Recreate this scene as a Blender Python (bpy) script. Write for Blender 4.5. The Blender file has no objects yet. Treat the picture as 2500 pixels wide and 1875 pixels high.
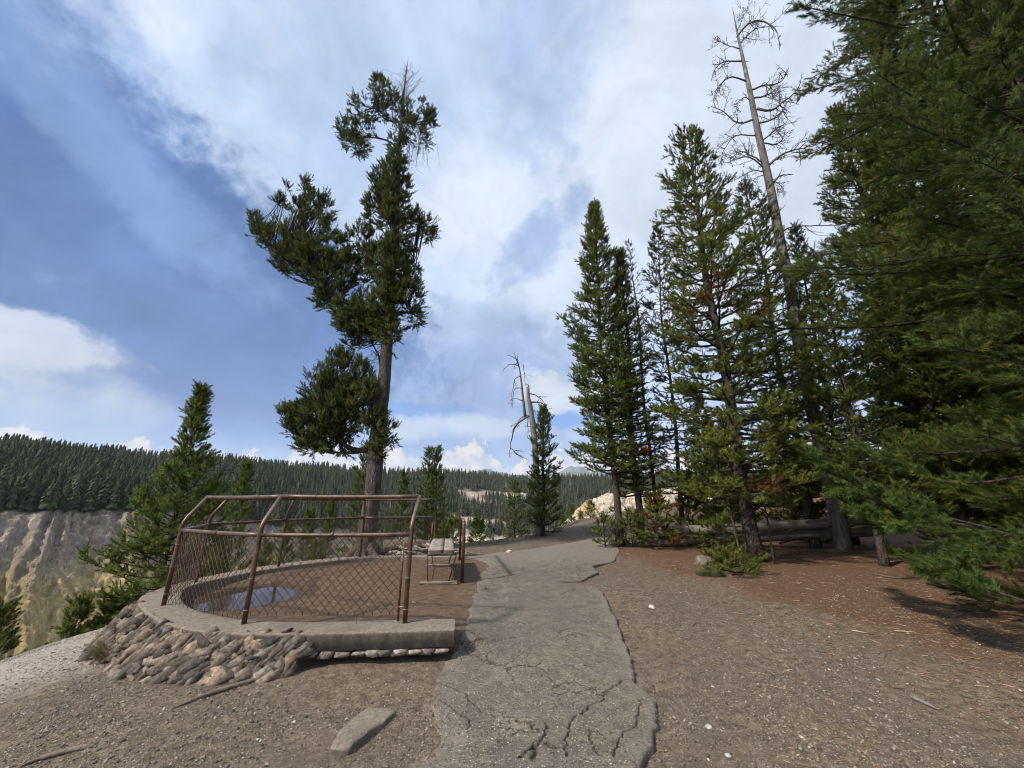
import bpy, math, random
import numpy as np
from mathutils import Vector

# ------------------------------------------------------------------ camera, sky, sun, exposure
scene = bpy.context.scene
F_PX, PITCH = 940.0, math.radians(17.12)
EYE = 1.5
cam_d = bpy.data.cameras.new("camera")
cam_d.sensor_width = 36.0
cam_d.lens = 36.0 * F_PX / 2500.0
cam_d.clip_start = 0.05
cam_d.clip_end = 40000
cam = bpy.data.objects.new("camera", cam_d)
scene.collection.objects.link(cam)
cam.location = (0, 0, EYE)
cam.rotation_euler = (math.radians(90) + PITCH, 0, 0)
scene.camera = cam
scene.cycles.pixel_filter_type = 'BLACKMAN_HARRIS'
scene.cycles.filter_width = 1.0
scene.render.resolution_x, scene.render.resolution_y = 1024, 768
scene.view_settings.view_transform = 'Standard'
scene.view_settings.look = 'None'
scene.view_settings.gamma = 1.0
scene.view_settings.exposure = 0.18
SUN_EL, SUN_AZ = math.radians(43), math.radians(-125)      # azimuth from +Y (view direction), negative = left

world = bpy.data.worlds.new("World")
scene.world = world
world.use_nodes = True

def pray(u, v):
    c, s = math.cos(PITCH), math.sin(PITCH)
    return (u - 1250.0, F_PX * c + (v - 937.5) * s, F_PX * s - (v - 937.5) * c)

class NT:
    """small helper for writing node maths"""
    def __init__(self, tree):
        self.t = tree
        self.n = tree.nodes
        self.l = tree.links
    def node(self, typ, **kw):
        nd = self.n.new(typ)
        for k, v in kw.items():
            setattr(nd, k, v)
        return nd
    def put(self, sock, v):
        if hasattr(v, 'is_output') or isinstance(v, bpy.types.NodeSocket):
            self.l.new(v, sock)
        elif isinstance(v, (tuple, list)):
            if len(sock.default_value) == 4 and len(v) == 3:
                v = (*v, 1.0)
            sock.default_value = v
        else:
            sock.default_value = v
    def math(self, op, a, b=None, c=None, clamp=False):
        nd = self.node('ShaderNodeMath', operation=op, use_clamp=clamp)
        self.put(nd.inputs[0], a)
        if b is not None: self.put(nd.inputs[1], b)
        if c is not None: self.put(nd.inputs[2], c)
        return nd.outputs[0]
    def mix(self, f, a, b, blend='MIX'):
        nd = self.node('ShaderNodeMix', data_type='RGBA', blend_type=blend)
        nd.clamp_factor = True
        self.put(nd.inputs[0], f); self.put(nd.inputs[6], a); self.put(nd.inputs[7], b)
        return nd.outputs[2]
    def noise(self, vec, scale, detail=5, rough=0.5, dist=0.0, out=0):
        nd = self.node('ShaderNodeTexNoise')
        if vec is not None: self.l.new(vec, nd.inputs['Vector'])
        nd.inputs['Scale'].default_value = scale
        nd.inputs['Detail'].default_value = detail
        nd.inputs['Roughness'].default_value = rough
        nd.inputs['Distortion'].default_value = dist
        return nd.outputs[out]
    def voro(self, vec, scale, feature='F1', out=0, rnd=1.0):
        nd = self.node('ShaderNodeTexVoronoi', feature=feature)
        if vec is not None: self.l.new(vec, nd.inputs['Vector'])
        nd.inputs['Scale'].default_value = scale
        nd.inputs['Randomness'].default_value = rnd
        return nd.outputs[out]
    def ramp(self, f, stops):
        nd = self.node('ShaderNodeValToRGB')
        cr = nd.color_ramp
        while len(cr.elements) < len(stops): cr.elements.new(0.5)
        for e, (p, c) in zip(cr.elements, stops):
            e.position = p
            e.color = (*c, 1) if isinstance(c, (tuple, list)) else (c, c, c, 1)
        self.put(nd.inputs[0], f)
        return nd.outputs[0]
    def smooth(self, x, lo, hi, a=0.0, b=1.0):
        nd = self.node('ShaderNodeMapRange', interpolation_type='SMOOTHSTEP')
        self.put(nd.inputs[0], x)
        nd.inputs[1].default_value = lo; nd.inputs[2].default_value = hi
        nd.inputs[3].default_value = a; nd.inputs[4].default_value = b
        return nd.outputs[0]
    def mapping(self, vec, scale=(1, 1, 1), rot=(0, 0, 0), loc=(0, 0, 0)):
        nd = self.node('ShaderNodeMapping')
        self.l.new(vec, nd.inputs[0])
        nd.inputs['Scale'].default_value = scale
        nd.inputs['Rotation'].default_value = rot
        nd.inputs['Location'].default_value = loc
        return nd.outputs[0]

def srgb(r, g, b):
    f = lambda c: (c / 255 / 12.92) if c / 255 <= 0.04045 else ((c / 255 + 0.055) / 1.055) ** 2.4
    return (f(r), f(g), f(b))

def build_sky():
    T = NT(world.node_tree)
    T.n.clear()
    out = T.node('ShaderNodeOutputWorld')
    bg = T.node('ShaderNodeBackground')
    T.l.new(bg.outputs[0], out.inputs[0])
    sky = T.node('ShaderNodeTexSky', sky_type='NISHITA')
    sky.sun_disc = False
    sky.sun_elevation = SUN_EL
    sky.sun_rotation = SUN_AZ
    sky.air_density = 1.0; sky.dust_density = 0.6; sky.ozone_density = 1.5
    sky.altitude = 2300
    STR = 0.1
    bg.inputs[1].default_value = STR
    tc = T.node('ShaderNodeTexCoord')
    g = tc.outputs['Generated']
    sep = T.node('ShaderNodeSeparateXYZ'); T.l.new(g, sep.inputs[0])
    x, y, z = sep.outputs
    az = T.math('MULTIPLY', T.math('ARCTAN2', x, y), 180 / math.pi)
    el = T.math('MULTIPLY', T.math('ARCSINE', z), 180 / math.pi)
    # cloud texture space: stretched flat near the horizon like a real cloud layer
    comb = T.node('ShaderNodeCombineXYZ')
    zz = T.math('ADD', T.math('MAXIMUM', z, 0.0), 0.22)
    T.l.new(T.math('DIVIDE', x, zz), comb.inputs[0])
    T.l.new(T.math('DIVIDE', y, zz), comb.inputs[1])
    plane = comb.outputs[0]
    n1 = T.noise(plane, 0.9, 7, 0.55, 0.3)
    n2 = T.noise(plane, 2.6, 8, 0.6, 0.2)
    n3 = T.noise(g, 3.0, 7, 0.58, 0.15)
    n4 = T.noise(g, 11.0, 6, 0.6, 0.1)
    nA = T.math('SUBTRACT', n3, 0.5)
    nB = T.math('SUBTRACT', T.noise(T.mapping(g, loc=(7, 3, 1)), 3.0, 7, 0.58, 0.15), 0.5)
    nC = T.math('SUBTRACT', T.noise(g, 8.0, 7, 0.62, 0.3), 0.5)
    nD = T.math('SUBTRACT', T.noise(g, 24.0, 6, 0.6, 0.2), 0.5)
    def blob(u, v, ru, rv, warp=1.0, hard=0.5, tilt=0.0, rag=1.6):
        # an elliptical cloud mass round a direction (degrees of azimuth and elevation)
        d = pray(u, v)
        a0 = math.degrees(math.atan2(d[0], d[1])); e0 = math.degrees(math.asin(d[2] / math.sqrt(sum(q * q for q in d))))
        du = T.math('MULTIPLY_ADD', nA, 34 * warp, T.math('SUBTRACT', az, a0))
        dv = T.math('MULTIPLY_ADD', nB, 26 * warp, T.math('SUBTRACT', el, e0))
        if tilt:
            c, s = math.cos(math.radians(tilt)), math.sin(math.radians(tilt))
            du, dv = (T.math('ADD', T.math('MULTIPLY', du, c), T.math('MULTIPLY', dv, s)),
                      T.math('SUBTRACT', T.math('MULTIPLY', dv, c), T.math('MULTIPLY', du, s)))
        a = T.math('DIVIDE', du, ru); b = T.math('DIVIDE', dv, rv)
        r = T.math('ADD', T.math('MULTIPLY', a, a), T.math('MULTIPLY', b, b))
        r = T.math('MULTIPLY_ADD', nC, rag * 1.3, r)
        r = T.math('MULTIPLY_ADD', nD, rag * 0.9, r)
        return T.smooth(r, 1.0 + hard, max(-0.2, 1.0 - hard), 0, 1)
    # general overcast: pale grey-blue with soft bright and dim bands
    base = T.ramp(T.math('ADD', T.math('ADD', T.math('MULTIPLY', n1, 0.5), T.math('MULTIPLY', n2, 0.3)), T.math('MULTIPLY', n4, 0.2)),
                  [(0.34, srgb(148, 172, 208)), (0.45, srgb(180, 199, 226)), (0.54, srgb(206, 217, 236)), (0.64, srgb(228, 234, 243))])
    c = base
    def add(c, m, col, k=1.0):
        return T.mix(T.math('MULTIPLY', m, k), c, col)
    c = add(c, blob(1700, 250, 26, 24, 0.9, 0.9), srgb(218, 224, 235), 0.7)
    c = add(c, blob(1300, 600, 17, 13, 0.9, 0.9), srgb(208, 218, 233), 0.75)
    c = add(c, blob(1050, 60, 16, 10, 0.7, 0.9), srgb(196, 209, 232), 0.6)
    c = add(c, blob(1330, 120, 11, 9, 0.9, 1.1, 25, 3.0), srgb(160, 180, 216), 0.7)
    c = add(c, blob(1330, 590, 9, 3.6, 0.55, 1.1, 30, 3.2), srgb(150, 173, 212), 0.8)
    c = add(c, blob(1060, 520, 12, 6, 0.9, 1.1, 0, 3.0), srgb(216, 223, 236), 0.6)
    c = add(c, blob(880, 300, 13, 8, 0.9, 1.1, 0, 3.0), srgb(176, 197, 228), 0.55)
    # lower centre veil
    c = add(c, blob(1000, 930, 30, 11, 0.5, 0.9), srgb(140, 165, 206), 0.85)
    c = add(c, blob(1130, 800, 7, 3.5, 0.5, 0.8), srgb(178, 195, 222), 0.6)
    # storm mass on the left
    storm = T.ramp(T.math('ADD', T.math('MULTIPLY', n3, 0.6), T.math('MULTIPLY', n2, 0.4)),
                   [(0.38, srgb(66, 103, 156)), (0.5, srgb(84, 120, 170)), (0.62, srgb(108, 142, 188)), (0.74, srgb(146, 172, 208))])
    c = add(c, blob(200, 330, 30, 9, 0.55, 0.75, -24), srgb(122, 155, 202), 0.75)
    c = add(c, blob(330, 640, 34, 15, 0.5, 0.55, -8), storm, 0.97)
    c = add(c, blob(700, 850, 17, 12, 0.4, 0.9), srgb(100, 132, 184), 0.85)
    c = add(c, blob(560, 980, 16, 7, 0.35, 0.9), srgb(102, 134, 188), 0.7)
    c = add(c, blob(330, 420, 16, 3.5, 0.5, 0.8, -28), srgb(142, 172, 214), 0.5)
    # lit bank low on the left
    bank = T.ramp(T.math('ADD', T.math('MULTIPLY', n4, 0.5), T.math('MULTIPLY', n3, 0.5)),
                  [(0.38, srgb(138, 162, 200)), (0.5, srgb(186, 196, 212)), (0.62, srgb(214, 214, 218))])
    c = add(c, blob(40, 930, 18, 4.0, 0.3, 0.6, -20, 1.6), bank, 0.88)
    c = add(c, blob(0, 800, 9, 2.2, 0.35, 0.6, -6, 2.0), srgb(200, 206, 218), 0.85)
    # low clear blue band
    clear = T.smooth(T.math('MULTIPLY_ADD', nB, 5.0, el), 11.5, 7.2, 0, 1)
    c = T.mix(T.math('MULTIPLY', clear, 0.55), c, srgb(116, 160, 216))
    c = add(c, blob(1370, 1005, 7, 2.4, 0.25, 0.5), srgb(104, 158, 222), 0.9)
    c = add(c, blob(1010, 1010, 8, 1.6, 0.2, 0.6), srgb(104, 156, 220), 0.7)
    c = add(c, blob(1390, 950, 9, 2.8, 0.5, 0.8, 0, 3.0), srgb(212, 218, 228), 0.9)
    c = add(c, blob(1120, 1050, 9, 1.6, 0.4, 0.9, 0, 3.0), srgb(200, 210, 226), 0.8)
    # cumulus heads along the horizon
    puff = T.noise(g, 26.0, 6, 0.6, 0.2)
    top = T.math('MULTIPLY_ADD', T.math('SUBTRACT', puff, 0.5), 6.5,
                 T.math('MULTIPLY_ADD', T.math('SUBTRACT', T.noise(T.mapping(g, scale=(1, 1, 0.3)), 7.0, 3, 0.5), 0.5), 13.0, 6.3))
    cum = T.smooth(T.math('SUBTRACT', top, el), -0.1, 0.7, 0, 1)
    cumc = T.ramp(puff, [(0.36, srgb(176, 188, 212)), (0.5, srgb(222, 215, 216)), (0.62, srgb(246, 234, 222))])
    c = T.mix(T.math('MULTIPLY', cum, 0.85), c, cumc)
    c = T.mix(T.smooth(el, 3.5, -1.0, 0, 0.7), c, srgb(170, 190, 220))
    # relief inside the cloud masses
    rel = T.math('ADD', T.math('MULTIPLY', T.noise(plane, 1.7, 9, 0.62, 0.5), 0.55), T.math('MULTIPLY', T.noise(g, 6.0, 8, 0.62, 0.4), 0.45))
    rv = T.smooth(rel, 0.36, 0.64, 0.90, 1.14)
    c = T.mix(1.0, c, T.mix(T.smooth(el, 6, 16), (1, 1, 1), rv), 'MULTIPLY')
    gm_ = T.node('ShaderNodeGamma'); T.l.new(c, gm_.inputs[0]); gm_.inputs[1].default_value = 1.12
    c = gm_.outputs[0]
    # the real blue sky shows through thinly
    sc = T.node('ShaderNodeVectorMath', operation='SCALE')
    T.l.new(c, sc.inputs[0]); sc.inputs[3].default_value = 1.10 / STR
    fin = T.mix(0.93, sky.outputs[0], sc.outputs[0])
    T.l.new(fin, bg.inputs[0])
build_sky()

sun_d = bpy.data.lights.new("sun", 'SUN')
sun_d.energy = 4.8
sun_d.angle = math.radians(3.5)
sun_d.color = (1.0, 0.90, 0.76)
sun = bpy.data.objects.new("sun", sun_d)
scene.collection.objects.link(sun)
sv = Vector((math.sin(SUN_AZ) * math.cos(SUN_EL), math.cos(SUN_AZ) * math.cos(SUN_EL), math.sin(SUN_EL)))
sun.rotation_euler = (-sv).to_track_quat('-Z', 'Y').to_euler()

# ------------------------------------------------------------------ numpy helpers
rng = np.random.default_rng(7)

def _hash(ix, iy, iz=0):
    h = (ix.astype(np.int64) * 374761393 + iy.astype(np.int64) * 668265263 + np.int64(iz) * 1274126177) & 0xffffffff
    h = ((h ^ (h >> 13)) * 1274126177) & 0xffffffff
    h = (h ^ (h >> 16)) & 0xffffffff
    return h / 4294967295.0

def vnoise(x, y, seed=0):
    x = np.asarray(x, float); y = np.asarray(y, float)
    ix = np.floor(x); iy = np.floor(y)
    fx = x - ix; fy = y - iy
    fx = fx * fx * (3 - 2 * fx); fy = fy * fy * (3 - 2 * fy)
    a = _hash(ix, iy, seed); b = _hash(ix + 1, iy, seed); c = _hash(ix, iy + 1, seed); d = _hash(ix + 1, iy + 1, seed)
    return (a * (1 - fx) + b * fx) * (1 - fy) + (c * (1 - fx) + d * fx) * fy

def fbm(x, y, octs=4, seed=0, gain=0.5):
    s = 0; a = 1; t = 0
    for k in range(octs):
        s = s + a * vnoise(np.asarray(x) * 2 ** k + 13.7 * k, np.asarray(y) * 2 ** k - 7.1 * k, seed + k)
        t += a; a *= gain
    return s / t

def sstep(x, a, b):
    t = np.clip((x - a) / (b - a), 0, 1)
    return t * t * (3 - 2 * t)

def interp(x, pts):
    p = np.array(pts, float)
    return np.interp(x, p[:, 0], p[:, 1])

def poly_sd(x, y, poly, closed=False):
    P = np.array(poly, float)
    n = len(P)
    best = np.full(np.shape(x), 1e18)
    for i in range(n if closed else n - 1):
        a = P[i]; b = P[(i + 1) % n]
        e = b - a
        t = np.clip(((x - a[0]) * e[0] + (y - a[1]) * e[1]) / (e @ e), 0, 1)
        d = (x - a[0] - t * e[0]) ** 2 + (y - a[1] - t * e[1]) ** 2
        best = np.minimum(best, d)
    return np.sqrt(best)

def inside(x, y, poly):
    P = np.array(poly, float)
    n = len(P)
    c = np.zeros(np.shape(x), bool)
    for i in range(n):
        a = P[i]; b = P[(i + 1) % n]
        if a[1] == b[1]: continue
        cond = ((a[1] > y) != (b[1] > y)) & (x < (b[0] - a[0]) * (y - a[1]) / (b[1] - a[1]) + a[0])
        c ^= cond
    return c

def resample(pts, n, smooth=True):
    P = np.array(pts, float)
    if smooth:
        Q = []
        E = np.vstack([2 * P[0] - P[1], P, 2 * P[-1] - P[-2]])
        for i in range(1, len(E) - 2):
            for t in np.linspace(0, 1, 12, endpoint=False):
                a, b, c, d = E[i - 1], E[i], E[i + 1], E[i + 2]
                Q.append(0.5 * ((2 * b) + (-a + c) * t + (2 * a - 5 * b + 4 * c - d) * t * t + (-a + 3 * b - 3 * c + d) * t ** 3))
        Q.append(P[-1]); P = np.array(Q)
    s = np.concatenate([[0], np.cumsum(np.linalg.norm(np.diff(P, axis=0), axis=1))])
    u = np.linspace(0, s[-1], n)
    return np.stack([np.interp(u, s, P[:, k]) for k in range(P.shape[1])], 1)

class MB:
    """mesh buffer: collects triangles, quads and colours, links them as ONE object"""
    def __init__(self):
        self.v = []; self.f = []; self.c = []; self.n = 0
    def add(self, v, f, col=(1, 1, 1)):
        v = np.asarray(v, np.float32).reshape(-1, 3)
        f = np.asarray(f, np.int64)
        self.v.append(v)
        self.f.append(f + self.n)
        col = np.asarray(col, np.float32)
        if col.ndim == 1: col = np.broadcast_to(col, (len(v), 3))
        self.c.append(col)
        self.n += len(v)
    def tube(self, pts, rad, sides=6, cap=True, col=(1, 1, 1)):
        P = np.asarray(pts, float); n = len(P)
        R = np.broadcast_to(np.asarray(rad, float), (n,))
        T = np.gradient(P, axis=0)
        T /= np.linalg.norm(T, axis=1)[:, None] + 1e-12
        ref = np.array([0, 0, 1.0]) if abs(T[:, 2].mean()) < 0.8 else np.array([1.0, 0, 0])
        U = np.cross(T, ref); U /= np.linalg.norm(U, axis=1)[:, None] + 1e-12
        W = np.cross(T, U)
        a = np.arange(sides) * 2 * np.pi / sides
        v = P[:, None] + R[:, None, None] * (np.cos(a)[None, :, None] * U[:, None] + np.sin(a)[None, :, None] * W[:, None])
        v = v.reshape(-1, 3)
        i = np.arange(n - 1)[:, None] * sides; j = np.arange(sides)[None]
        f = np.stack([i + j, i + (j + 1) % sides, i + sides + (j + 1) % sides, i + sides + j], -1).reshape(-1, 4)
        if cap:
            v = np.vstack([v, P[0], P[-1]])
            b = n * sides
            jj = np.arange(sides); kk = (jj + 1) % sides
            c0 = np.stack([kk, jj, np.full(sides, b)], -1)
            o = (n - 1) * sides
            c1 = np.stack([o + jj, o + kk, np.full(sides, b + 1)], -1)
            self.add(v, f, col)
            base = self.n - len(v)
            self.f.append(c0 + base); self.f.append(c1 + base)
        else:
            self.add(v, f, col)
    def sticks(self, p0, p1, r0, r1, sides=3, col=(1, 1, 1)):
        p0 = np.asarray(p0, float).reshape(-1, 3); p1 = np.asarray(p1, float).reshape(-1, 3)
        m = len(p0)
        if m == 0: return
        r0 = np.broadcast_to(r0, (m,)); r1 = np.broadcast_to(r1, (m,))
        T = p1 - p0; T /= np.linalg.norm(T, axis=1)[:, None] + 1e-12
        ref = np.where(np.abs(T[:, 2:3]) < 0.9, [[0, 0, 1.0]], [[1.0, 0, 0]])
        U = np.cross(T, ref); U /= np.linalg.norm(U, axis=1)[:, None] + 1e-12
        W = np.cross(T, U)
        a = np.arange(sides) * 2 * np.pi / sides
        ring = np.cos(a)[None, :, None] * U[:, None] + np.sin(a)[None, :, None] * W[:, None]
        v = np.concatenate([p0[:, None] + r0[:, None, None] * ring, p1[:, None] + r1[:, None, None] * ring], 1)
        j = np.arange(sides); k = (j + 1) % sides
        f = np.stack([j, k, sides + k, sides + j], -1)
        f = f[None] + (np.arange(m) * 2 * sides)[:, None, None]
        col = np.asarray(col, np.float32)
        if col.ndim == 2: col = np.repeat(col, 2 * sides, 0)
        self.add(v.reshape(-1, 3), f.reshape(-1, 4), col)
    def inst(self, tv, tf, pos, X, Y, Z, col=None):
        """template tv,tf placed at pos with axis vectors X,Y,Z (scaled)"""
        m = len(pos)
        if m == 0: return
        v = pos[:, None] + tv[None, :, 0:1] * X[:, None] + tv[None, :, 1:2] * Y[:, None] + tv[None, :, 2:3] * Z[:, None]
        f = tf[None] + (np.arange(m) * len(tv))[:, None, None]
        c = (1, 1, 1) if col is None else np.repeat(np.asarray(col, np.float32), len(tv), 0)
        self.add(v.reshape(-1, 3), f.reshape(-1, tf.shape[1]), c)
    def build(self, name, mat, parent=None, smooth=False):
        me = bpy.data.meshes.new(name)
        V = np.concatenate(self.v) if self.v else np.zeros((0, 3), np.float32)
        C = np.concatenate(self.c)
        tot = [fa.shape[1] for fa in self.f for _ in (0,)]
        loops = np.concatenate([fa.reshape(-1) for fa in self.f]).astype(np.int32)
        sizes = np.concatenate([np.full(len(fa), fa.shape[1], np.int32) for fa in self.f])
        starts = np.concatenate([[0], np.cumsum(sizes)[:-1]]).astype(np.int32)
        me.vertices.add(len(V)); me.vertices.foreach_set('co', V.astype(np.float32).ravel())
        me.loops.add(len(loops)); me.loops.foreach_set('vertex_index', loops)
        me.polygons.add(len(sizes)); me.polygons.foreach_set('loop_start', starts)
        try: me.polygons.foreach_set('loop_total', sizes)
        except Exception: pass
        if smooth: me.polygons.foreach_set('use_smooth', np.ones(len(sizes), bool))
        ca = me.color_attributes.new('tint', 'FLOAT_COLOR', 'POINT')
        ca.data.foreach_set('color', np.hstack([C, np.ones((len(C), 1), np.float32)]).astype(np.float32).ravel())
        me.update(calc_edges=True)
        me.validate()
        if mat: me.materials.append(mat)
        o = bpy.data.objects.new(name, me)
        scene.collection.objects.link(o)
        if parent: o.parent = parent
        return o

def grid_faces(nr, nc):
    i = np.arange(nr - 1)[:, None] * nc; j = np.arange(nc - 1)[None]
    return np.stack([i + j, i + j + 1, i + nc + j + 1, i + nc + j], -1).reshape(-1, 4)

def empty(name, label, cat, loc, group=None):
    o = bpy.data.objects.new(name, None)
    scene.collection.objects.link(o)
    o.location = loc
    o.empty_display_size = 0.2
    tag(o, label, cat, group)
    return o

def tag(o, label=None, cat=None, group=None, kind=None):
    if label: o['label'] = label
    if cat: o['category'] = cat
    if group: o['group'] = group
    if kind: o['kind'] = kind
    return o

def copy_tree(o, loc, rz, sc, label=None, parent=None):
    c = o.copy(); scene.collection.objects.link(c)
    if parent: c.parent = parent
    else:
        c.location = loc; c.rotation_euler = (0, 0, rz); c.scale = (sc, sc, sc)
        if label: c['label'] = label
    for ch in [q for q in bpy.data.objects if q.parent == o]:
        copy_tree(ch, None, 0, 1, None, c)
    return c

def block_hull(n, seed):
    """broken blocks: a skewed box with chipped corners"""
    import bmesh
    r = np.random.default_rng(seed); out = []
    for q in range(n):
        p = []
        for sx in (-1, 1):
            for sy in (-1, 1):
                for sz in (-1, 1):
                    c = np.array([sx, sy, sz]) * r.uniform(0.72, 1.05, 3)
                    if r.uniform() < 0.45:
                        for a in range(3):
                            d = c.copy(); d[a] -= np.sign(c[a]) * r.uniform(0.25, 0.7); p.append(d)
                    else: p.append(c)
        p = np.array(p); p[:, 0] += p[:, 2] * r.uniform(-.35, .35)
        bm = bmesh.new()
        for c in p: bm.verts.new(c)
        bmesh.ops.convex_hull(bm, input=bm.verts)
        bmesh.ops.delete(bm, geom=[v for v in bm.verts if not v.link_faces], context='VERTS')
        bmesh.ops.triangulate(bm, faces=bm.faces)
        bm.verts.index_update()
        out.append((np.array([v.co[:] for v in bm.verts]), np.array([[v.index for v in f.verts] for f in bm.faces])))
        bm.free()
    return out

def rocks_hull(n, seed, flat=1.0, k=14):
    """a few angular stone templates as (verts, tris)"""
    import bmesh
    r = np.random.default_rng(seed); out = []
    for q in range(n):
        p = r.normal(size=(k, 3)); p /= np.linalg.norm(p, axis=1)[:, None]
        p *= r.uniform(0.75, 1.1, (k, 1)); p[:, 2] *= flat
        bm = bmesh.new()
        for c in p: bm.verts.new(c)
        res = bmesh.ops.convex_hull(bm, input=bm.verts)
        bmesh.ops.delete(bm, geom=[v for v in bm.verts if not v.link_faces], context='VERTS')
        bmesh.ops.triangulate(bm, faces=bm.faces)
        bm.verts.index_update()
        out.append((np.array([v.co[:] for v in bm.verts]), np.array([[v.index for v in f.verts] for f in bm.faces])))
        bm.free()
    return out

# ------------------------------------------------------------------ materials
def new_mat(name, rough=0.8, spec=0.3, metal=0.0):
    m = bpy.data.materials.new(name); m.use_nodes = True
    T = NT(m.node_tree)
    b = T.n['Principled BSDF']
    b.inputs['Roughness'].default_value = rough
    b.inputs['Specular IOR Level'].default_value = spec
    b.inputs['Metallic'].default_value = metal
    tc = T.node('ShaderNodeTexCoord')
    return m, T, b, tc.outputs['Object']

def bump(T, b, h, strength, dist):
    nd = T.node('ShaderNodeBump')
    nd.inputs['Strength'].default_value = strength
    nd.inputs['Distance'].default_value = dist
    T.put(nd.inputs['Height'], h)
    T.l.new(nd.outputs[0], b.inputs['Normal'])
    return nd

def tint_node(T):
    a = T.node('ShaderNodeAttribute'); a.attribute_name = 'tint'
    return a.outputs['Color']

def mat_needles():
    m, T, b, co = new_mat('pine_needles', 0.6, 0.12)
    t = tint_node(T)
    n = T.noise(co, 2.2, 3)
    v = T.math('MULTIPLY_ADD', n, 0.9, 0.55)
    c = T.mix(1.0, t, v, 'MULTIPLY')
    T.l.new(c, b.inputs['Base Color'])
    tr = T.node('ShaderNodeBsdfTranslucent'); T.l.new(c, tr.inputs[0])
    mx = T.node('ShaderNodeMixShader'); mx.inputs[0].default_value = 0.3
    T.l.new(b.outputs[0], mx.inputs[1]); T.l.new(tr.outputs[0], mx.inputs[2])
    T.l.new(mx.outputs[0], T.n['Material Output'].inputs[0])
    return m

def mat_bark(name, c1, c2, c3, sx=18):
    m, T, b, co = new_mat(name, 0.9, 0.2)
    p = T.mapping(co, scale=(1, 1, 0.35))
    n = T.noise(p, sx, 6, 0.65, 0.4)
    w = T.voro(p, sx * 1.2, 'DISTANCE_TO_EDGE')
    h = T.math('ADD', n, T.math('MULTIPLY', T.math('MINIMUM', w, 0.25), 1.6))
    c = T.ramp(n, [(0.3, c1), (0.5, c2), (0.68, c3)])
    c = T.mix(T.smooth(w, 0.0, 0.12, 0.55, 0.0), c, tuple(q * 0.35 for q in c1))
    c = T.mix(0.7, c, T.mix(1.0, c, tint_node(T), 'MULTIPLY'))
    T.l.new(c, b.inputs['Base Color'])
    bump(T, b, h, 0.9, 0.02)
    return m

def mat_deadwood():
    m, T, b, co = new_mat('weathered_wood', 0.85, 0.2)
    p = T.mapping(co, scale=(1, 1, 0.12))
    n = T.noise(p, 26, 6, 0.65, 0.6)
    n2 = T.noise(co, 2.5, 4)
    c = T.ramp(n, [(0.3, (0.07, 0.06, 0.055)), (0.5, (0.19, 0.175, 0.16)), (0.7, (0.34, 0.32, 0.30))])
    c = T.mix(T.smooth(n2, 0.45, 0.65, 0, 0.55), c, (0.11, 0.085, 0.065))
    c = T.mix(1.0, c, tint_node(T), 'MULTIPLY')
    T.l.new(c, b.inputs['Base Color'])
    bump(T, b, n, 0.7, 0.012)
    return m

def mat_log():
    m, T, b, co = new_mat('log_wood', 0.9, 0.2)
    p = T.mapping(co, scale=(0.12, 1, 1))
    n = T.noise(p, 20, 6, 0.65, 0.6)
    c = T.ramp(n, [(0.3, (0.085, 0.07, 0.056)), (0.5, (0.16, 0.135, 0.11)), (0.7, (0.30, 0.27, 0.235))])
    c = T.mix(1.0, c, tint_node(T), 'MULTIPLY')
    T.l.new(c, b.inputs['Base Color'])
    bump(T, b, n, 0.8, 0.015)
    return m

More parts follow.
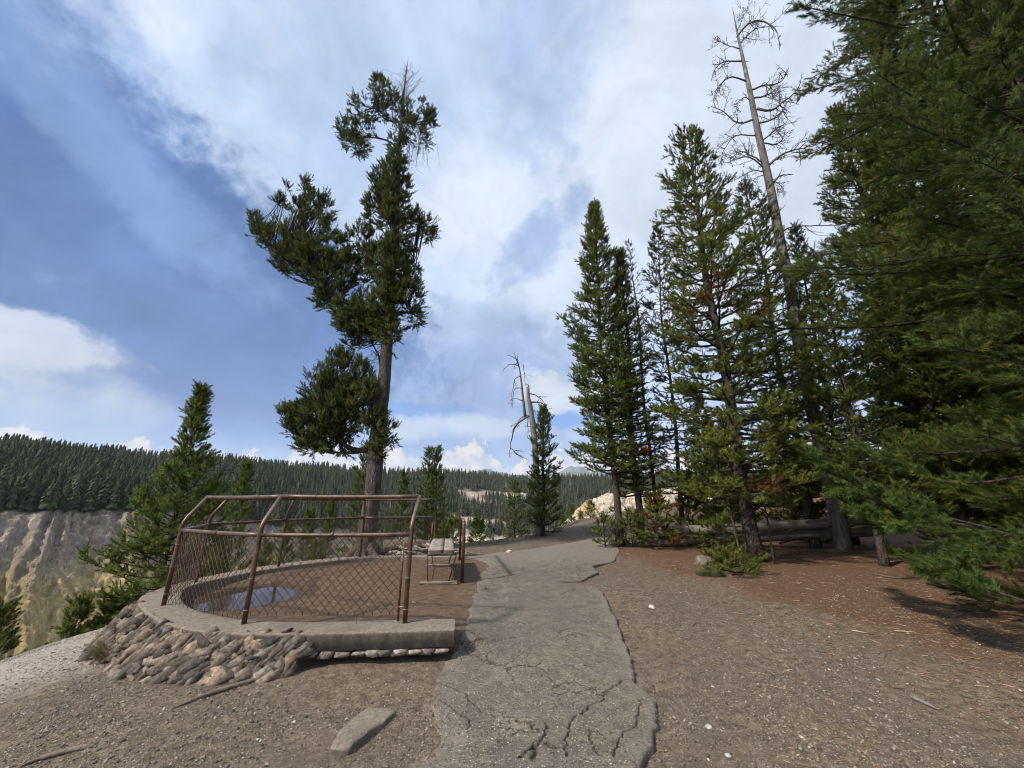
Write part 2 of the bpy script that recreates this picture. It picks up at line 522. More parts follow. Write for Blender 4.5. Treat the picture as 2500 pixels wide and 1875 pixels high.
def mat_ground():
    m, T, b, co = new_mat('gravelly_dirt', 0.95, 0.15)
    t = T.node('ShaderNodeSeparateColor'); T.l.new(tint_node(T), t.inputs[0])
    litter, pale, damp = t.outputs
    n1 = T.noise(co, 1.3, 6, 0.6)
    n2 = T.noise(co, 14, 6, 0.7)
    n3 = T.noise(co, 70, 4, 0.7)
    dirt = T.ramp(n2, [(0.3, (0.060, 0.044, 0.030)), (0.5, (0.165, 0.127, 0.088)), (0.7, (0.30, 0.238, 0.172))])
    dirt = T.mix(T.smooth(n1, 0.35, 0.65, 0.0, 0.5), dirt, (0.125, 0.098, 0.078))
    g1c = T.voro(co, 75, 'F1', 1); g1 = T.voro(co, 75, 'F1', 0)
    g2c = T.voro(co, 170, 'F1', 1); g2 = T.voro(co, 170, 'F1', 0)
    s1 = T.node('ShaderNodeSeparateColor'); T.l.new(g1c, s1.inputs[0])
    s2 = T.node('ShaderNodeSeparateColor'); T.l.new(g2c, s2.inputs[0])
    stone1 = T.ramp(s1.outputs[0], [(0.0, (0.05, 0.042, 0.038)), (0.45, (0.16, 0.13, 0.11)), (0.8, (0.30, 0.255, 0.21)), (1.0, (0.55, 0.50, 0.43))])
    stone2 = T.ramp(s2.outputs[0], [(0.0, (0.04, 0.033, 0.03)), (0.5, (0.15, 0.12, 0.10)), (0.85, (0.30, 0.255, 0.21)), (1.0, (0.55, 0.5, 0.42))])
    m2 = T.math('MULTIPLY', T.smooth(g2, 0.5, 0.3), T.smooth(s2.outputs[1], 0.35, 0.45))
    m1 = T.math('MULTIPLY', T.smooth(g1, 0.45, 0.3), T.smooth(s1.outputs[1], 0.5, 0.6))
    bare = T.smooth(T.noise(co, 2.6, 5, 0.6), 0.52, 0.68, 1.0, 0.35)
    c = T.mix(T.math('MULTIPLY', m2, bare), dirt, stone2)
    c = T.mix(T.math('MULTIPLY', m1, bare), c, stone1)
    # reddish needle duff
    duffn = T.noise(T.mapping(co, scale=(1, 2.3, 1), rot=(0, 0, 0.5)), 34, 5, 0.75, 1.5)
    duff = T.ramp(duffn, [(0.3, (0.060, 0.033, 0.020)), (0.5, (0.170, 0.098, 0.055)), (0.68, (0.34, 0.21, 0.12))])
    lm = T.smooth(T.math('ADD', litter, T.math('MULTIPLY', T.math('SUBTRACT', n1, 0.5), 0.9)), 0.35, 0.8)
    c = T.mix(T.math('MULTIPLY', lm, 0.85), c, duff)
    # pale ash-grey gravel towards the rim, its sunlit brightness put into the colour
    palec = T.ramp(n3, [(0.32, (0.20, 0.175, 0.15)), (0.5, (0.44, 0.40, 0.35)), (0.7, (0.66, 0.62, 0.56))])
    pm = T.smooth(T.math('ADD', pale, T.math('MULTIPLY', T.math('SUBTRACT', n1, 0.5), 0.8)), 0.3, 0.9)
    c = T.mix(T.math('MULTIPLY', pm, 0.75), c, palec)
    brown = T.ramp(T.noise(co, 9, 6, 0.7), [(0.3, (0.075, 0.047, 0.031)), (0.52, (0.15, 0.098, 0.064)), (0.7, (0.225, 0.16, 0.108))])
    c = T.mix(T.math('MULTIPLY', T.smooth(damp, 0.1, 0.6), 0.85), c, brown)
    c = T.mix(T.smooth(damp, 0.72, 0.98, 0, 0.7), c, (0.04, 0.028, 0.02))
    T.l.new(c, b.inputs['Base Color'])
    rr = T.smooth(damp, 0.75, 1.0, 0.95, 0.45); T.l.new(rr, b.inputs['Roughness'])
    h = T.math('ADD', T.math('MULTIPLY', n2, 0.8), T.math('ADD', T.math('MULTIPLY', m1, 0.45), T.math('ADD', T.math('MULTIPLY', m2, 0.25), T.math('MULTIPLY', duffn, T.math('MULTIPLY', lm, 0.8)))))
    bump(T, b, h, 1.0, 0.022)
    return m

def mat_asphalt():
    m, T, b, co = new_mat('old_asphalt', 0.9, 0.25)
    t = T.node('ShaderNodeSeparateColor'); T.l.new(tint_node(T), t.inputs[0])
    crack, dusty, _ = t.outputs
    n1 = T.noise(co, 1.1, 6, 0.6)
    n2 = T.noise(co, 9, 6, 0.7)
    base = T.ramp(n2, [(0.3, (0.098, 0.082, 0.062)), (0.5, (0.158, 0.134, 0.102)), (0.7, (0.225, 0.194, 0.150))])
    base = T.mix(T.smooth(n1, 0.40, 0.60, 0, 0.65), base, (0.115, 0.103, 0.092))
    base = T.mix(T.smooth(T.noise(co, 3.2, 7, 0.7), 0.52, 0.64, 0, 0.5), base, (0.24, 0.208, 0.172))
    v = T.voro(co, 88, 'F1', 0); vc = T.voro(co, 88, 'F1', 1)
    s = T.node('ShaderNodeSeparateColor'); T.l.new(vc, s.inputs[0])
    agg = T.ramp(s.outputs[0], [(0.0, (0.035, 0.03, 0.025)), (0.5, (0.15, 0.128, 0.102)), (0.8, (0.34, 0.30, 0.245)), (1.0, (0.68, 0.61, 0.52))])
    am = T.math('MULTIPLY', T.smooth(v, 0.5, 0.32), T.smooth(s.outputs[1], 0.3, 0.42))
    c = T.mix(am, base, agg)
    pits = T.math('MULTIPLY', T.smooth(T.noise(co, 55, 4, 0.6), 0.40, 0.33), 0.7)
    c = T.mix(pits, c, (0.06, 0.052, 0.046))
    c = T.mix(T.math('MULTIPLY', dusty, T.smooth(n2, 0.3, 0.7, 0.55, 1.0)), c, (0.235, 0.20, 0.165))
    wv = T.node('ShaderNodeVectorMath', operation='ADD'); T.l.new(co, wv.inputs[0])
    nv = T.node('ShaderNodeVectorMath', operation='SCALE'); T.l.new(T.noise(co, 9, 4, 0.6, 0, 1), nv.inputs[0]); nv.inputs[3].default_value = 0.16
    T.l.new(nv.outputs[0], wv.inputs[1])
    hair = T.math('MULTIPLY', T.smooth(T.voro(wv.outputs[0], 3.3, 'DISTANCE_TO_EDGE'), 0.016, 0.004), T.smooth(T.noise(co, 1.6, 4), 0.51, 0.64))
    c = T.mix(T.math('MULTIPLY', hair, 0.8), c, (0.045, 0.037, 0.03))
    c = T.mix(T.math('MULTIPLY', crack, 0.9), c, (0.03, 0.025, 0.02))
    T.l.new(c, b.inputs['Base Color'])
    h = T.math('ADD', T.math('MULTIPLY_ADD', hair, -1.2, T.math('MULTIPLY', am, 0.7)), T.math('ADD', T.math('MULTIPLY', n2, 0.6), T.math('MULTIPLY', pits, -0.6)))
    bump(T, b, h, 1.0, 0.010)
    return m

def mat_concrete():
    m, T, b, co = new_mat('rough_concrete', 0.9, 0.25)
    n1 = T.noise(co, 2.2, 6, 0.65)
    n2 = T.noise(co, 30, 5, 0.7)
    n3 = T.noise(co, 160, 3, 0.6)
    c = T.ramp(n2, [(0.3, (0.145, 0.118, 0.09)), (0.5, (0.25, 0.21, 0.165)), (0.7, (0.35, 0.30, 0.245))])
    c = T.mix(T.smooth(n1, 0.42, 0.68, 0, 0.6), c, (0.165, 0.138, 0.11))
    c = T.mix(T.smooth(n3, 0.58, 0.68, 0, 0.6), c, (0.10, 0.09, 0.08))
    # side faces darker than the top, unevenly streaked
    gm = T.node('ShaderNodeNewGeometry'); sz = T.node('ShaderNodeSeparateXYZ'); T.l.new(gm.outputs['Normal'], sz.inputs[0])
    side = T.smooth(sz.outputs[2], 0.6, 0.3)
    st = T.noise(T.mapping(co, scale=(1, 1, 0.35)), 7, 5, 0.7)
    c = T.mix(T.math('MULTIPLY', side, T.smooth(st, 0.36, 0.62, 0.75, 0.3)), c, (0.085, 0.075, 0.06))
    T.l.new(c, b.inputs['Base Color'])
    bump(T, b, T.math('ADD', n2, T.math('MULTIPLY', n3, 0.5)), 1.0, 0.014)
    return m

def mat_rust():
    m, T, b, co = new_mat('rusty_brown_pipe', 0.42, 0.5, 0.35)
    n = T.noise(co, 9, 6, 0.7); n2 = T.noise(co, 60, 4, 0.6)
    c = T.ramp(n, [(0.32, (0.040, 0.022, 0.016)), (0.46, (0.085, 0.044, 0.030)), (0.58, (0.15, 0.072, 0.040)), (0.68, (0.12, 0.09, 0.072))])
    c = T.mix(T.smooth(n2, 0.6, 0.7, 0, 0.5), c, (0.24, 0.13, 0.075))
    gm = T.node('ShaderNodeNewGeometry'); sz = T.node('ShaderNodeSeparateXYZ'); T.l.new(gm.outputs['Normal'], sz.inputs[0])
    # paint worn to bare steel along the tops of the rails, where hands rub
    wear = T.math('MULTIPLY', T.smooth(sz.outputs[2], 0.35, 0.8), T.smooth(n, 0.35, 0.6, 0.35, 0.85))
    c = T.mix(wear, c, (0.19, 0.165, 0.15))
    T.l.new(c, b.inputs['Base Color'])
    T.l.new(T.math('MULTIPLY_ADD', n, 0.35, 0.25), b.inputs['Roughness'])
    bump(T, b, n2, 0.25, 0.003)
    return m

def mat_wire():
    m, T, b, co = new_mat('rusty_wire', 0.6, 0.4, 0.3)
    n = T.noise(co, 5, 4)
    c = T.ramp(n, [(0.35, (0.045, 0.026, 0.02)), (0.6, (0.11, 0.062, 0.042)), (0.75, (0.17, 0.12, 0.09))])
    T.l.new(c, b.inputs['Base Color'])
    return m

def mat_tinted(name, rough=0.9, nscale=18, amp=0.7, bumpd=0.008, spec=0.25, bs=0.8, zs=1.0):
    m, T, b, co = new_mat(name, rough, spec)
    if zs != 1.0: co = T.mapping(co, scale=(1, 1, zs))
    n = T.noise(co, nscale, 6, 0.7)
    n = T.smooth(n, 0.28, 0.72)
    c = T.mix(1.0, tint_node(T), T.math('MULTIPLY_ADD', n, amp * 2, 1 - amp), 'MULTIPLY')
    T.l.new(c, b.inputs['Base Color'])
    bump(T, b, n, bs, bumpd)
    return m

def mat_water():
    m, T, b, co = new_mat('muddy_water', 0.03, 0.5)
    b.inputs['Base Color'].default_value = (0.055, 0.04, 0.026, 1)
    b.inputs['IOR'].default_value = 1.24
    n = T.noise(co, 9, 3)
    bump(T, b, n, 0.06, 0.01)
    return m

def mat_plank():
    m, T, b, co = new_mat('grey_plank', 0.9, 0.2)
    p = T.mapping(co, scale=(1, 0.06, 1))
    n = T.noise(p, 45, 6, 0.7, 0.5); n2 = T.noise(co, 4, 4)
    c = T.ramp(n, [(0.3, (0.11, 0.10, 0.088)), (0.5, (0.26, 0.232, 0.20)), (0.7, (0.40, 0.365, 0.325))])
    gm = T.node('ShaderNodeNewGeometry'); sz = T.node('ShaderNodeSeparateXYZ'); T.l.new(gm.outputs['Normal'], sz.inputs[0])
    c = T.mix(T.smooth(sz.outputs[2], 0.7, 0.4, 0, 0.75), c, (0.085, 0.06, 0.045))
    T.l.new(c, b.inputs['Base Color'])
    bump(T, b, n, 0.8, 0.006)
    return m

M = {}
M['needles'] = mat_needles()
M['bark'] = mat_bark('pine_bark', (0.032, 0.026, 0.022), (0.085, 0.071, 0.062), (0.165, 0.145, 0.13))
M['bark_fine'] = mat_bark('young_bark', (0.025, 0.021, 0.018), (0.060, 0.050, 0.043), (0.12, 0.104, 0.092), 30)
M['bark_stand'] = mat_bark('stand_bark', (0.025, 0.020, 0.017), (0.065, 0.053, 0.045), (0.13, 0.112, 0.098), 24)
M['dead'] = mat_deadwood()
M['log'] = mat_log()
M['ground'] = mat_ground()
M['asphalt'] = mat_asphalt()
M['concrete'] = mat_concrete()
M['rust'] = mat_rust()
M['wire'] = mat_wire()
M['stone'] = mat_tinted('broken_stone', 0.88, 24, 0.6, 0.006, 0.25, 0.45)
M['pebble'] = mat_tinted('pebbles', 0.85, 60, 0.3, 0.002)
M['cliff'] = mat_tinted('canyon_rock', 0.95, 0.42, 0.38, 2.0, 0.15, 1.0, 0.3)
M['farneedles'] = mat_tinted('far_forest_green', 0.8, 0.6, 0.35, 0.05)
M['litter'] = mat_tinted('litter_wood', 0.9, 40, 0.4, 0.002)
M['water'] = mat_water()
M['plank'] = mat_plank()
M['mountain'] = mat_tinted('mountain_rock', 0.95, 0.003, 0.5, 20, 0.1)

# ------------------------------------------------------------------ terrain
OUTER = [(-0.53, 4.06), (-1.29, 3.98), (-1.91, 3.94), (-2.52, 3.95), (-3.07, 4.10), (-3.56, 4.38), (-4.12, 4.82), (-4.46, 5.15), (-4.70, 5.50),
         (-4.82, 5.95), (-4.86, 6.5), (-4.74, 7.3), (-4.40, 8.1), (-3.92, 8.72), (-3.35, 9.14), (-2.6, 9.34), (-1.9, 9.40), (-1.1, 9.42)]
INNER = [(-0.58, 4.42), (-1.29, 4.37), (-2.0, 4.31), (-2.63, 4.37), (-3.16, 4.58), (-3.54, 4.81), (-3.93, 5.15), (-4.26, 5.54), (-4.46, 5.85),
         (-4.53, 6.15), (-4.49, 6.6), (-4.36, 7.25), (-4.08, 7.85), (-3.68, 8.40), (-3.2, 8.82), (-2.55, 9.03), (-1.9, 9.09), (-1.1, 9.12)]
RIM = [(-60, -30), (-14, -4), (-8.2, 2.5), (-7.3, 5.2), (-6.7, 6.5), (-5.8, 7.1), (-5.4, 8.2), (-4.5, 9.6), (-3.4, 10.7), (-1.25, 12.9), (1.3, 15.3),
       (3.3, 20), (5.4, 22.5), (7.3, 25), (12, 29), (30, 36), (90, 44)]
RIMPOLY = RIM + [(90, -60), (-60, -60)]
oc = resample(OUTER, 160); ic = resample(INNER, 160)
MID = (oc + ic) / 2
INPOLY = [tuple(p) for p in MID] + [(0.3, 9.2), (0.6, 7), (0.2, 4.5)]

def g(x, y, micro=False):
    x = np.asarray(x, float); y = np.asarray(y, float)
    z = interp(y, [(-50, 0.0), (0, 0.0), (3, 0.05), (4, 0.12), (5, 0.21), (6, 0.27), (8, 0.31), (12, 0.34), (40, 0.4)])
    L = np.maximum(0, -x - 1.5)
    fall = -0.027 * L ** 2
    fall = np.maximum(fall, -2.2 - 0.1 * L)
    sdin = poly_sd(x, y, MID)
    ins = inside(x, y, INPOLY)
    inn = np.where(ins, sstep(sdin, 0.0, 0.12), 0.0)
    zo = z + fall * (1 - 0.0 * inn) + 0.05 * sstep(x, 2, 7) * sstep(y, 2, 8)
    # inside the lookout the fill is level and dips where the puddle stands
    blend_r = sstep(-x, -0.2, 1.0)
    zi = 0.315 - 0.115 * np.exp(-(((x + 3.75) / 0.95) ** 2 + ((y - 6.0) / 0.95) ** 2) ** 1.4)
    zi = z * (1 - blend_r) + zi * blend_r
    zz = zo * (1 - inn) + zi * inn
    hill = 0.05 * np.maximum(0, y - 13) + 0.05 * np.maximum(0, x - 6) * sstep(y, 13, 19)
    zz = zz + np.minimum(hill, 2.5) * sstep(x, -1.5, 2.5)
    if micro:
        zz = zz + (fbm(x * 1.3, y * 1.3, 3, 5) - 0.5) * 0.05 * (1 - 0.6 * inn) + (fbm(x * 7, y * 7, 3, 9) - 0.5) * 0.016
    sd = poly_sd(x, y, RIM)
    out = ~inside(x, y, RIMPOLY)
    s = np.where(out, sd, 0.0)
    lump = (fbm(x * 0.35, y * 0.35, 4, 21) - 0.5)
    drop = 0.85 * s * sstep(s, 0, 3.0) + 0.25 * s
    zz = zz - np.minimum(drop, 95) + lump * np.minimum(s, 12) * 0.35
    # a little shoulder just inside the rim
    zz = zz - np.where(out, 0, 0.10 * np.exp(-(sd / 0.7) ** 2))
    return zz

def gz(x, y): return float(g(np.array([x]), np.array([y]))[0])

def onground(u, v, dz=0.0):
    """where the line of sight through a pixel of the photograph meets the ground"""
    d = pray(u, v)
    z = 0.2
    for k in range(25):
        t = (z - EYE) / d[2] if d[2] < -1 else 0.02
        z = 0.5 * z + 0.5 * (gz(d[0] * t, d[1] * t) + dz)
    return np.array([d[0] * t, d[1] * t, z])

def at(u, v, y):
    d = pray(u, v); t = y / d[1]
    return np.array([d[0] * t, y, EYE + d[2] * t])

def axis(segs):
    out = []
    for a, b, st in segs:
        out += list(np.arange(a, b, st))
    out.append(segs[-1][1])
    return np.array(out)

def build_ground():
    xs = axis([(-90, -30, 3), (-30, -12, 0.7), (-12, -7, 0.12), (-7, 6, 0.035), (6, 12, 0.12), (12, 30, 0.6), (30, 90, 3)])
    ys = axis([(-40, -6, 3), (-6, 1, 0.5), (1, 7, 0.035), (7, 12, 0.06), (12, 32, 0.16), (32, 60, 0.8), (60, 140, 4)])
    X, Y = np.meshgrid(xs, ys)
    Z = g(X, Y, True)
    V = np.stack([X, Y, Z], -1).reshape(-1, 3)
    x, y = V[:, 0], V[:, 1]
    litter = sstep(x + 0.25 * (y - 6), 2.0, 4.2) * sstep(y, 3.2, 6.0) + 0.75 * sstep(x, 3.4, 5.0) * (1 - sstep(y, 3.2, 6))
    litter = np.maximum(litter * 0.9, sstep(x, 2.0, 3.2) * sstep(y, 8.5, 10.5) * (1 - sstep(y, 14, 17)))
    sd = poly_sd(x, y, RIM); out = ~inside(x, y, RIMPOLY)
    pale = np.where(x < -2.2, 1.0 * sstep(-x, 2.4, 5.6) * (0.35 + 0.65 * sstep(y, 2.5, 4.5)), 0)  # left rim painted paler as if sunlit, held back in the foreground
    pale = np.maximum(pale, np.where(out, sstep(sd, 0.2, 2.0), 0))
    litter = litter * (1 - 0.9 * sstep(y, 12.3, 14.5) * (1 - sstep(x, 5, 8)))
    ins = inside(x, y, INPOLY) & (poly_sd(x, y, MID) > 0.05)
    damp = np.where(ins, 0.55 * sstep(-x, -0.1, 0.9), 0)
    wet = np.exp(-(((x + 3.7) / 1.25) ** 2 + ((y - 6.0) / 1.2) ** 2) ** 2)
    damp = np.where(ins, np.maximum(damp, wet), damp)
    mb = MB()
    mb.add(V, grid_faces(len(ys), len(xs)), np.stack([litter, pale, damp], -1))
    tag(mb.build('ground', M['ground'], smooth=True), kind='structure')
build_ground()

def build_puddle():
    mb = MB(); n = 72
    a = np.arange(n) * 2 * np.pi / n
    v = np.stack([-3.62 + 1.2 * np.cos(a), 6.0 + 1.25 * np.sin(a), np.full(n, 0.236)], -1)
    v = v[inside(v[:, 0], v[:, 1], [tuple(p) for p in MID] + [(-0.5, 9), (-0.5, 4.5)])]
    v = np.vstack([v, [[-3.62, 6.0, 0.236]]]); n = len(v) - 1
    f = np.stack([np.arange(n), (np.arange(n) + 1) % n, np.full(n, n)], -1)
    mb.add(v, f)
    tag(mb.build('puddle_water', M['water']), kind='structure')
build_puddle()

# ---- the asphalt path with its broken edges and cracks
def build_path():
    Lp = [(960, 2500), (985, 2050), (1010, 1875), (1062, 1850), (1068, 1780), (1055, 1700), (1062, 1655), (1105, 1600), (1132, 1540), (1148, 1480), (1163, 1440),
          (1172, 1405), (1195, 1380), (1180, 1372), (1140, 1360), (1230, 1347), (1300, 1340), (1390, 1326), (1440, 1313)]
    Rp = [(1560, 2500), (1562, 2000), (1568, 1875), (1600, 1835), (1606, 1775), (1592, 1715), (1556, 1682), (1552, 1650), (1532, 1605), (1512, 1540), (1484, 1472),
          (1464, 1442), (1405, 1433), (1356, 1426), (1422, 1424), (1460, 1402), (1446, 1386), (1500, 1374), (1512, 1345), (1508, 1330), (1490, 1313)]
    cv = lambda P: np.array([onground(u, v)[:2] for u, v in P])
    L = cv(Lp); R = cv(Rp)
    for A in (L, R):
        for i in range(1, len(A)): A[i, 1] = max(A[i, 1], A[i - 1, 1] + 0.012)
    y1 = min(L[-1, 1], R[-1, 1])
    ys = axis([(1.3, 2.4, 0.03), (2.4, 5.0, 0.008), (5.0, 8.0, 0.018), (8.0, y1, 0.05)])
    nc = 230
    xl = np.interp(ys, L[:, 1], L[:, 0]) + (fbm(ys * 6, ys * 0, 4, 3) - 0.5) * 0.10
    jag = np.interp(ys, np.arange(1, 16, 0.043), np.random.default_rng(5).uniform(-1, 1, len(np.arange(1, 16, 0.043))))
    xr = np.interp(ys, R[:, 1], R[:, 0]) + (fbm(ys * 3, ys * 0 + 5, 3, 4, 0.6) - 0.5) * 0.07 + jag * 0.014
    xl = xl + np.roll(jag, 37) * 0.016
    t = np.linspace(0, 1, nc)
    X = xl[:, None] * (1 - t) + xr[:, None] * t
    Y = np.repeat(ys[:, None], nc, 1)
    left_lift, right_lift = 0.006, 0.042
    far = sstep(Y, 7.5, 9.5)
    Z = g(X, Y) + (left_lift * (1 - t) + right_lift * t)[None] * (1 - 0.75 * far)
    Z += 0.004 + (fbm(X * 2, Y * 2, 3, 31) - 0.5) * 0.02 + 0.02 * np.sin(np.pi * t)[None]
    z7 = lambda P: [(1000 + a * 0.678, 1475 + b * 0.678) for a, b in P]
    z3 = lambda P: [(900 + a * 0.3165, 1100 + b * 0.3165) for a, b in P]
    cr = [(z7([(812, 296), (770, 300), (740, 325), (712, 345), (698, 372), (650, 398), (640, 412), (600, 435), (580, 470), (572, 510), (560, 545), (572, 590)]), 0.010, 0.020),
          (z7([(100, 285), (150, 310), (205, 335), (212, 360), (235, 380), (262, 408), (300, 425), (335, 428), (400, 455), (450, 462)]), 0.006, 0.012),
          (z7([(495, 468), (488, 505), (470, 530), (455, 550), (425, 570), (398, 592)]), 0.013, 0.025),
          (z7([(455, 550), (452, 575), (446, 600)]), 0.011, 0.02), (z7([(490, 540), (508, 552), (540, 560)]), 0.006, 0.01),
          (z7([(862, 362), (835, 380), (828, 430), (818, 465), (790, 492), (765, 512), (752, 550), (736, 590)]), 0.007, 0.014),
          (z7([(72, 330), (108, 350), (140, 380), (182, 412), (212, 430), (215, 455), (205, 470)]), 0.005, 0.010),
          (z7([(648, 488), (652, 530), (672, 560), (688, 592)]), 0.0045, 0.01),
          (z7([(385, 450), (420, 456), (470, 500)]), 0.004, 0.008),
          (z3([(880, 978), (920, 968), (985, 966), (1050, 960)]), 0.010, 0.014), (z3([(940, 882), (1000, 878), (1030, 880)]), 0.012, 0.014),
          (z3([(1490, 1142), (1540, 1115), (1580, 1100), (1612, 1088)]), 0.008, 0.012),
          (z3([(1606, 915), (1640, 960), (1612, 975), (1640, 1010)]), 0.010, 0.012),
          (z3([(1602, 905), (1640, 900), (1735, 898), (1740, 888), (1830, 886)]), 0.018, 0.022)]
    crack = np.zeros_like(Z)
    for P, w, dep in cr:
        Q = np.array([onground(u, v)[:2] for u, v in P])
        Q = resample(Q, 60, False)
        k = np.arange(60)
        Q = Q + 0.03 * np.stack([fbm(k * 0.7, k * 0 + w * 900, 4, 8, 0.7) - 0.5, fbm(k * 0.5, k * 0 + w * 500 + 9, 3, 12) - 0.5], 1) * 2
        lo = Q.min(0) - 0.1; hi = Q.max(0) + 0.1
        m = (X > lo[0]) & (X < hi[0]) & (Y > lo[1]) & (Y < hi[1])
        if not m.any(): continue
        d = poly_sd(X[m], Y[m], Q)
        wv = np.maximum(w * (0.05 + 0.85 * fbm(X[m] * 14, Y[m] * 14, 3, 6)), 0.0045)
        c = np.exp(-(d / wv) ** 2.5)
        crack[m] = np.maximum(crack[m], c)
        Z[m] -= dep * c
        Z[m] += 0.006 * np.exp(-(d / 0.06) ** 2) * (1 - c)
    dusty = np.clip(1.0 - sstep(np.minimum(t, 1 - t)[None] * (xr - xl)[:, None], 0.02, 0.22), 0, 1) * 0.4 + 0.9 * far
    dusty = np.clip(dusty, 0, 0.95)
    # rounded crumbling lip and the broken side face
    lipn = 0.5 + fbm(X * 12, Y * 12, 3, 44)
    edge = np.minimum(t * (xr - xl)[:, None], (1 - t) * (xr - xl)[:, None])
    Z -= 0.014 * np.exp(-(edge / 0.010)) * lipn
    mb = MB()
    nr = len(ys)
    col = np.stack([crack, dusty, dusty * 0], -1)
    def row_side(xs_, z, sgn):
        low = g(xs_ + sgn * 0.02, ys) - 0.10
        return np.stack([xs_ + sgn * 0.012 * fbm(ys * 30, ys * 0, 2, 5), ys, low], -1)
    Lb = row_side(xl, Z[:, 0], -1); Rb = row_side(xr, Z[:, -1], 1)
    V = np.concatenate([Lb[:, None], np.stack([X, Y, Z], -1), Rb[:, None]], 1)
    C = np.concatenate([col[:, :1], col, col[:, -1:]], 1)
    C[:, -1, 0] = 0.75
    C[:, 0, 0] = 0.4
    mb.add(V.reshape(-1, 3), grid_faces(nr, nc + 2), C.reshape(-1, 3))
    tag(mb.build('path', M['asphalt'], smooth=False), kind='structure')
    return L, R
PATH_L, PATH_R = build_path()

def in_path(x, y):
    return (x > np.interp(y, PATH_L[:, 1], PATH_L[:, 0]) - 0.02) & (x < np.interp(y, PATH_R[:, 1], PATH_R[:, 0]) + 0.04) & (y < PATH_L[-1, 1])

# ---- the far side of the canyon
AZ0, AZ1 = -72.0, 62.0
def rim_r(az): return interp(az, [(-72, 250), (-50, 270), (-40, 285), (-30, 330), (-18, 420), (0, 470), (12, 430), (30, 380), (62, 350)])
def rim_z(az):  return interp(az, [(-72, 0), (-52, -2), (-42, -3), (-36, -6), (-30, -14), (-22, -22), (-14, -30), (-6, -36), (3, -34), (12, -26), (30, -10), (62, 0)])
def ridge_r(az): return rim_r(az) + interp(az, [(-72, 230), (-45, 260), (-25, 320), (0, 420), (62, 360)])
def ridge_z(az):
    r = ridge_r(az)
    tan = interp(az, [(-72, 0.078), (-51, 0.072), (-40, 0.066), (-32, 0.068), (-24, 0.066), (-13, 0.064), (-5, 0.064), (5, 0.056), (15, 0.054), (62, 0.05)])
    return tan * r + EYE
FAR_N = 900
def far_profile():
    azs = np.linspace(AZ0, AZ1, FAR_N)
    th = np.radians(azs)
    rr, rz, dr, dz = rim_r(azs), rim_z(azs), ridge_r(azs), ridge_z(azs)
    s = th * 300                                     # arc length used for the rock noise
    tt = np.concatenate([np.linspace(0, 1, 60), 1 + np.linspace(0, 1, 130)[1:], 2 + np.linspace(0, 1, 70)[1:], [3.3, 4, 5]])
    A, Tm = np.meshgrid(azs, tt)
    S = np.radians(A) * 300
    R = np.zeros_like(A); Z = np.zeros_like(A)
    rr, rz, dr, dz = [np.repeat(q[None], len(tt), 0) for q in (rr, rz, dr, dz)]
    # talus 0..1, cliff 1..2, wooded slope 2..3, plateau beyond
    cw = interp(azs, [(-72, 66), (-40, 62), (-25, 60), (0, 110), (20, 80), (62, 60)])[None]
    ch = interp(azs, [(-72, 58), (-40, 56), (-25, 48), (0, 42), (20, 40), (62, 40)])[None]
    r0 = 90.0; z0 = -135.0
    zc = rz - ch
    k = np.clip(Tm, 0, 1)
    R0 = r0 + (rr - cw - r0) * k; Z0 = z0 + (zc - z0) * (k ** 1.25)
    k = np.clip(Tm - 1, 0, 1)
    kz = np.where(k < 0.5, k * 0.9, 0.45 + (k - 0.5) * 1.1)
    R1 = rr - cw + cw * k; Z1 = zc + ch * kz
    k = np.clip(Tm - 2, 0, 1)
    R2 = rr + (dr - rr) * k; Z2 = rz + (dz - rz) * (1 - (1 - k) ** 1.35)
    k = np.maximum(Tm - 3, 0)
    R3 = dr + k * 700; Z3 = dz - k * 6
    R = np.select([Tm < 1, Tm < 2, Tm <= 3], [R0, R1, R2], R3)
    Z = np.select([Tm < 1, Tm < 2, Tm <= 3], [Z0, Z1, Z2], Z3)
    # gullies and buttresses; strong on the cliff, fading up into the trees
    warp = (fbm(S * 0.02, Z * 0.02, 3, 61) - 0.5) * 30 + Z * 0.35
    rid = 1 - np.abs(2 * fbm((S + warp) * 0.045, Z * 0.004, 4, 62) - 1)
    rid2 = 1 - np.abs(2 * fbm((S + warp * 1.4) * 0.18, Z * 0.012, 4, 63) - 1)
    fine = fbm(S * 0.5, Z * 0.5, 4, 64, 0.6) - 0.5
    amp = np.select([Tm < 1, Tm < 2], [0.35 + 0.65 * sstep(Tm, 0, 1), 1.0], np.clip(1 - (Tm - 2) * 5, 0, 1))
    R = R + amp * ((0.75 - rid) * 17 + (0.7 - rid2) * 8 - fine * 3.5)
    Z = Z + amp * fine * 2.5 + np.where(Tm > 2, (fbm(S * 0.02, R * 0.01, 3, 70) - 0.5) * 10 * np.clip(Tm - 2, 0, 1), 0)
    return azs, tt, A, Tm, S, R, Z, rid, rid2

